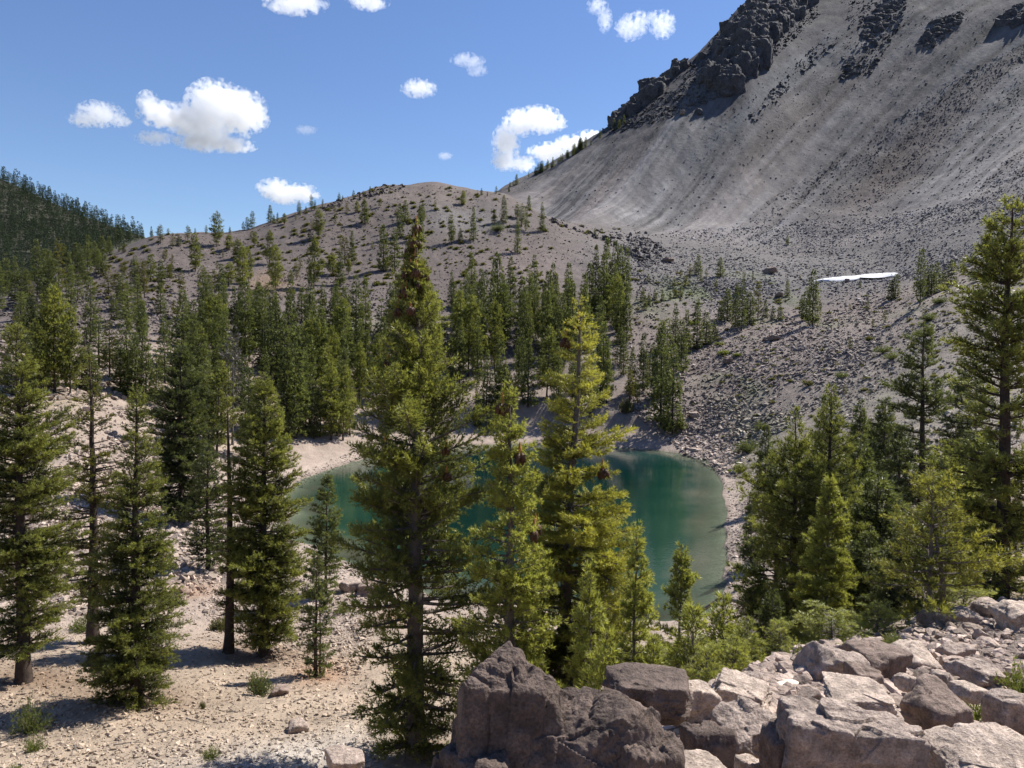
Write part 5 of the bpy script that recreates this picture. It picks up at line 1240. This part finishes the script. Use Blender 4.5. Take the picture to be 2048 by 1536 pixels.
s = crng.uniform(.25, .75, len(x)) * (.5 + y / 220); th = crng.uniform(0, 6.28, len(x)); z = ground_z(x, y)
q_ = np.stack([(gv[None, :, 0] * np.cos(th)[:, None] - gv[None, :, 1] * np.sin(th)[:, None]) * s[:, None] + x[:, None], (gv[None, :, 0] * np.sin(th)[:, None] + gv[None, :, 1] * np.cos(th)[:, None]) * s[:, None] + y[:, None], gv[None, :, 2] * s[:, None] * .7 + z[:, None]], -1)
o = link("ground_cover", mesh_np("ground_cover", q_.reshape(-1, 3), (gf[None] + (np.arange(len(x)) * len(gv))[:, None, None]).reshape(-1, 3), [M_leafO], {"tint": np.clip(np.tile(gt, len(x)) + np.repeat(crng.normal(0, .2, len(x)), len(gv)), 0, 1)}))
tag(o, "patchy low green growth between the stones right of the lake", "ground cover", kind="stuff")

# fallen log by the water
p0_, p1_ = where(1388, 1236), where(1500, 1213)
zz = [float(ground_z(*p0_)) + .12, float(ground_z(*p1_)) + .12]
v_, f_ = tube(np.array([[*p0_, zz[0]], [(p0_[0] + p1_[0]) / 2, (p0_[1] + p1_[1]) / 2 + .1, max(zz) + .05], [*p1_, zz[1]]]), [.10, .14, .17], 8)
tag(link("fallen_log", mesh_np("fallen_log", v_, f_, [M_barkG], smooth=True)), "thin fallen log lying along the lake's near right shore", "log")

# fallen branches on the terrace
FB = [(120, 1395, .9, .2, "beside the leftmost near fir's foot"), (395, 1445, 1.3, -.5, "below the bushy near fir's shadow"), (330, 1465, .8, .9, "at the shadow edge of the bushy near fir"), (470, 1425, .7, .1, "left of the dense terrace shrub"), (250, 1490, 1.1, .4, "between the path and bushy near fir"), (600, 1400, .8, 1.2, "right of the dense terrace shrub"), (150, 1500, .7, -.9, "right of the small lime shrub"), (700, 1430, 1.0, .3, "left of the tallest pine's lower boughs"), (560, 1480, .6, .7, "near the light grey terrace rock"), (350, 1310, 1.2, .1, "in the shade behind the bushy near fir"), (690, 1290, 1.4, -.3, "on the stones below the squat lakeside rocks"), (95, 1450, .6, .5, "above the feathery green shrub")]
for i, (u, v, l, a, wh) in enumerate(FB):
    x, y = where(u, v); r = np.random.default_rng(i); n = 6; t_ = np.linspace(-.5, .5, n) * l; ox = x + np.cos(a) * t_ + r.normal(0, .02, n); oy = y + np.sin(a) * t_ + r.normal(0, .02, n)
    P_ = np.stack([ox, oy, ground_z(ox, oy) + .035 + np.abs(r.normal(0, .02, n))], 1); v_, f_ = tube(P_, np.linspace(.028, .009, n), 5); vs, fs = [v_], [f_]; o0 = len(v_)
    for k in (2, 3):
        e_ = P_[k] + np.array([math.cos(a + .9 * (-1) ** k), math.sin(a + .9 * (-1) ** k), .25]) * l * .25; w_, g_ = tube(np.array([P_[k], (P_[k] + e_) / 2 + [0, 0, .01], e_]), [.012, .008, .004], 4); vs.append(w_); fs.append(g_ + o0); o0 += len(w_)
    tag(link("fallen_branch", mesh_np("fallen_branch", np.concatenate(vs), np.concatenate(fs), [M_barkG], smooth=True)), "bleached fallen branch " + wh, "branch", "fallen branches on the terrace")

# ------------------------------------------------------------------ clouds: real volumes a few kilometres away
def cloud(lobes, D, label, dens=.03, soft=1.25, nscale=3.2):
    """lobes: (u, v, rx_px, ry_px)"""
    cu, cv = np.mean([l[0] for l in lobes]), np.mean([l[1] for l in lobes]); cw = pix_dir(cu, cv)[0] * D
    bm = bmesh.new(); LC = []
    for (u, v, rx, ry) in lobes:
        rx *= .92; ry *= .90
        p = pix_dir(u, v)[0] * D - cw; ra, rb = rx / FP * D, ry / FP * D; LC.append((p, ra, rb))
        bmesh.ops.create_icosphere(bm, subdivisions=3, radius=1.0, matrix=Matrix.Translation(Vector(p)) @ Matrix.Diagonal((ra * 1.3, (ra + rb) * .6, rb * 1.3, 1)))
    tmp = bpy.data.meshes.new("tmp"); bm.to_mesh(tmp); bm.free()
    ob = bpy.data.objects.new("cloud", tmp); C.objects.link(ob)
    md = ob.modifiers.new("r", 'REMESH'); md.mode = 'VOXEL'; md.voxel_size = min(min(l[1], l[2]) for l in LC) * .22
    dg = bpy.context.evaluated_depsgraph_get(); me2 = bpy.data.meshes.new_from_object(ob.evaluated_get(dg)); ob.modifiers.clear(); ob.data = me2; bpy.data.meshes.remove(tmp)
    m = bpy.data.materials.new("cloud_vapour"); m.use_nodes = True; N, L = m.node_tree.nodes, m.node_tree.links; N.clear()
    out = N.new("ShaderNodeOutputMaterial"); pv = N.new("ShaderNodeVolumePrincipled"); L.new(pv.outputs[0], out.inputs["Volume"])
    pv.inputs["Color"].default_value = (1, 1, 1, 1); pv.inputs["Anisotropy"].default_value = .6
    tc = N.new("ShaderNodeTexCoord"); best = None
    rm = np.mean([l[1] for l in LC])
    nz = N.new("ShaderNodeTexNoise"); nz.inputs["Scale"].default_value = nscale / rm; nz.inputs["Detail"].default_value = 6; nz.inputs["Roughness"].default_value = .62; L.new(tc.outputs["Object"], nz.inputs["Vector"])
    for (p, ra, rb) in LC:
        s = N.new("ShaderNodeVectorMath"); s.operation = 'SUBTRACT'; s.inputs[1].default_value = tuple(p); L.new(tc.outputs["Object"], s.inputs[0])
        d = N.new("ShaderNodeVectorMath"); d.operation = 'DIVIDE'; d.inputs[1].default_value = (ra, (ra + rb) * .5, rb); L.new(s.outputs[0], d.inputs[0])
        l = N.new("ShaderNodeVectorMath"); l.operation = 'LENGTH'; L.new(d.outputs[0], l.inputs[0])
        if best is None: best = l.outputs["Value"]
        else:
            mn_ = N.new("ShaderNodeMath"); mn_.operation = 'SMOOTH_MIN'; mn_.inputs[2].default_value = .25; L.new(best, mn_.inputs[0]); L.new(l.outputs["Value"], mn_.inputs[1]); best = mn_.outputs[0]
    # density = clamp((1 - dist) * a + (noise - .5) * b) * dens
    a_ = N.new("ShaderNodeMath"); a_.operation = 'MULTIPLY_ADD'; a_.inputs[1].default_value = -1.0; a_.inputs[2].default_value = 1.0 - .5 * soft * 3.2; L.new(best, a_.inputs[0])
    b_ = N.new("ShaderNodeMath"); b_.operation = 'MULTIPLY_ADD'; b_.inputs[1].default_value = soft * 3.2; L.new(nz.outputs[0], b_.inputs[0]); L.new(a_.outputs[0], b_.inputs[2])
    c_ = N.new("ShaderNodeMapRange"); c_.inputs[1].default_value = 0; c_.inputs[2].default_value = .32; c_.inputs[3].default_value = 0; c_.inputs[4].default_value = dens; L.new(b_.outputs[0], c_.inputs[0])
    L.new(c_.outputs[0], pv.inputs["Density"]); me2.materials.clear(); me2.materials.append(m)
    ob.location = cw; tag(ob, label, "cloud"); return ob
CD = 2600
cloud([(430, 205, 52, 42), (480, 225, 52, 44), (395, 240, 70, 30), (330, 230, 50, 24), (297, 205, 20, 22), (410, 278, 58, 24), (465, 290, 45, 14)], CD, "largest puffy white cloud in the left part of the sky", .045)
cloud([(200, 228, 42, 24), (170, 240, 32, 14), (246, 242, 16, 14)], CD, "small white cloud left of the largest one", .03)
cloud([(308, 276, 36, 13)], CD, "thin flat cloud under the largest cloud's left end", .025)
cloud([(552, 378, 36, 20), (600, 386, 36, 18), (572, 392, 40, 16)], CD, "low white cloud just above the bare hill's skyline", .045)
cloud([(1078, 240, 44, 26), (1040, 245, 34, 26), (1012, 285, 26, 36), (1010, 320, 26, 22), (1045, 328, 26, 16), (1110, 248, 24, 14)], CD, "curled white cloud arching above the scree's ridge", .045)
cloud([(1100, 305, 44, 18), (1150, 290, 44, 18), (1180, 275, 30, 14)], CD + 300, "white cloud bank touching the ridge firs", .045)
cloud([(838, 177, 34, 17)], CD, "small bright puff in the middle of the sky", .03)
cloud([(1258, 55, 26, 24), (1278, 48, 18, 26)], CD, "wispy cloud in the top middle, left of two", .016, 1.6, 2.0)
cloud([(1325, 50, 24, 26), (1308, 35, 18, 12)], CD, "wispy cloud in the top middle, right of two", .016, 1.6, 2.0)
cloud([(1195, 12, 20, 16), (1210, 40, 14, 24)], CD, "wispy cloud at the top edge left of the pair", .014, 1.6, 2.0)
cloud([(935, 120, 32, 12), (955, 140, 20, 12)], CD, "faint wisp right of the small bright puff", .014, 1.6, 2.0)
cloud([(590, 5, 60, 20), (735, 2, 40, 16)], CD, "white cloud cut by the top edge", .03)
cloud([(890, 312, 16, 9)], CD, "tiny slanted wisp left of the curled cloud", .02, .6)
cloud([(612, 260, 24, 10)], CD, "faint wisp right of the largest cloud", .010, .7)
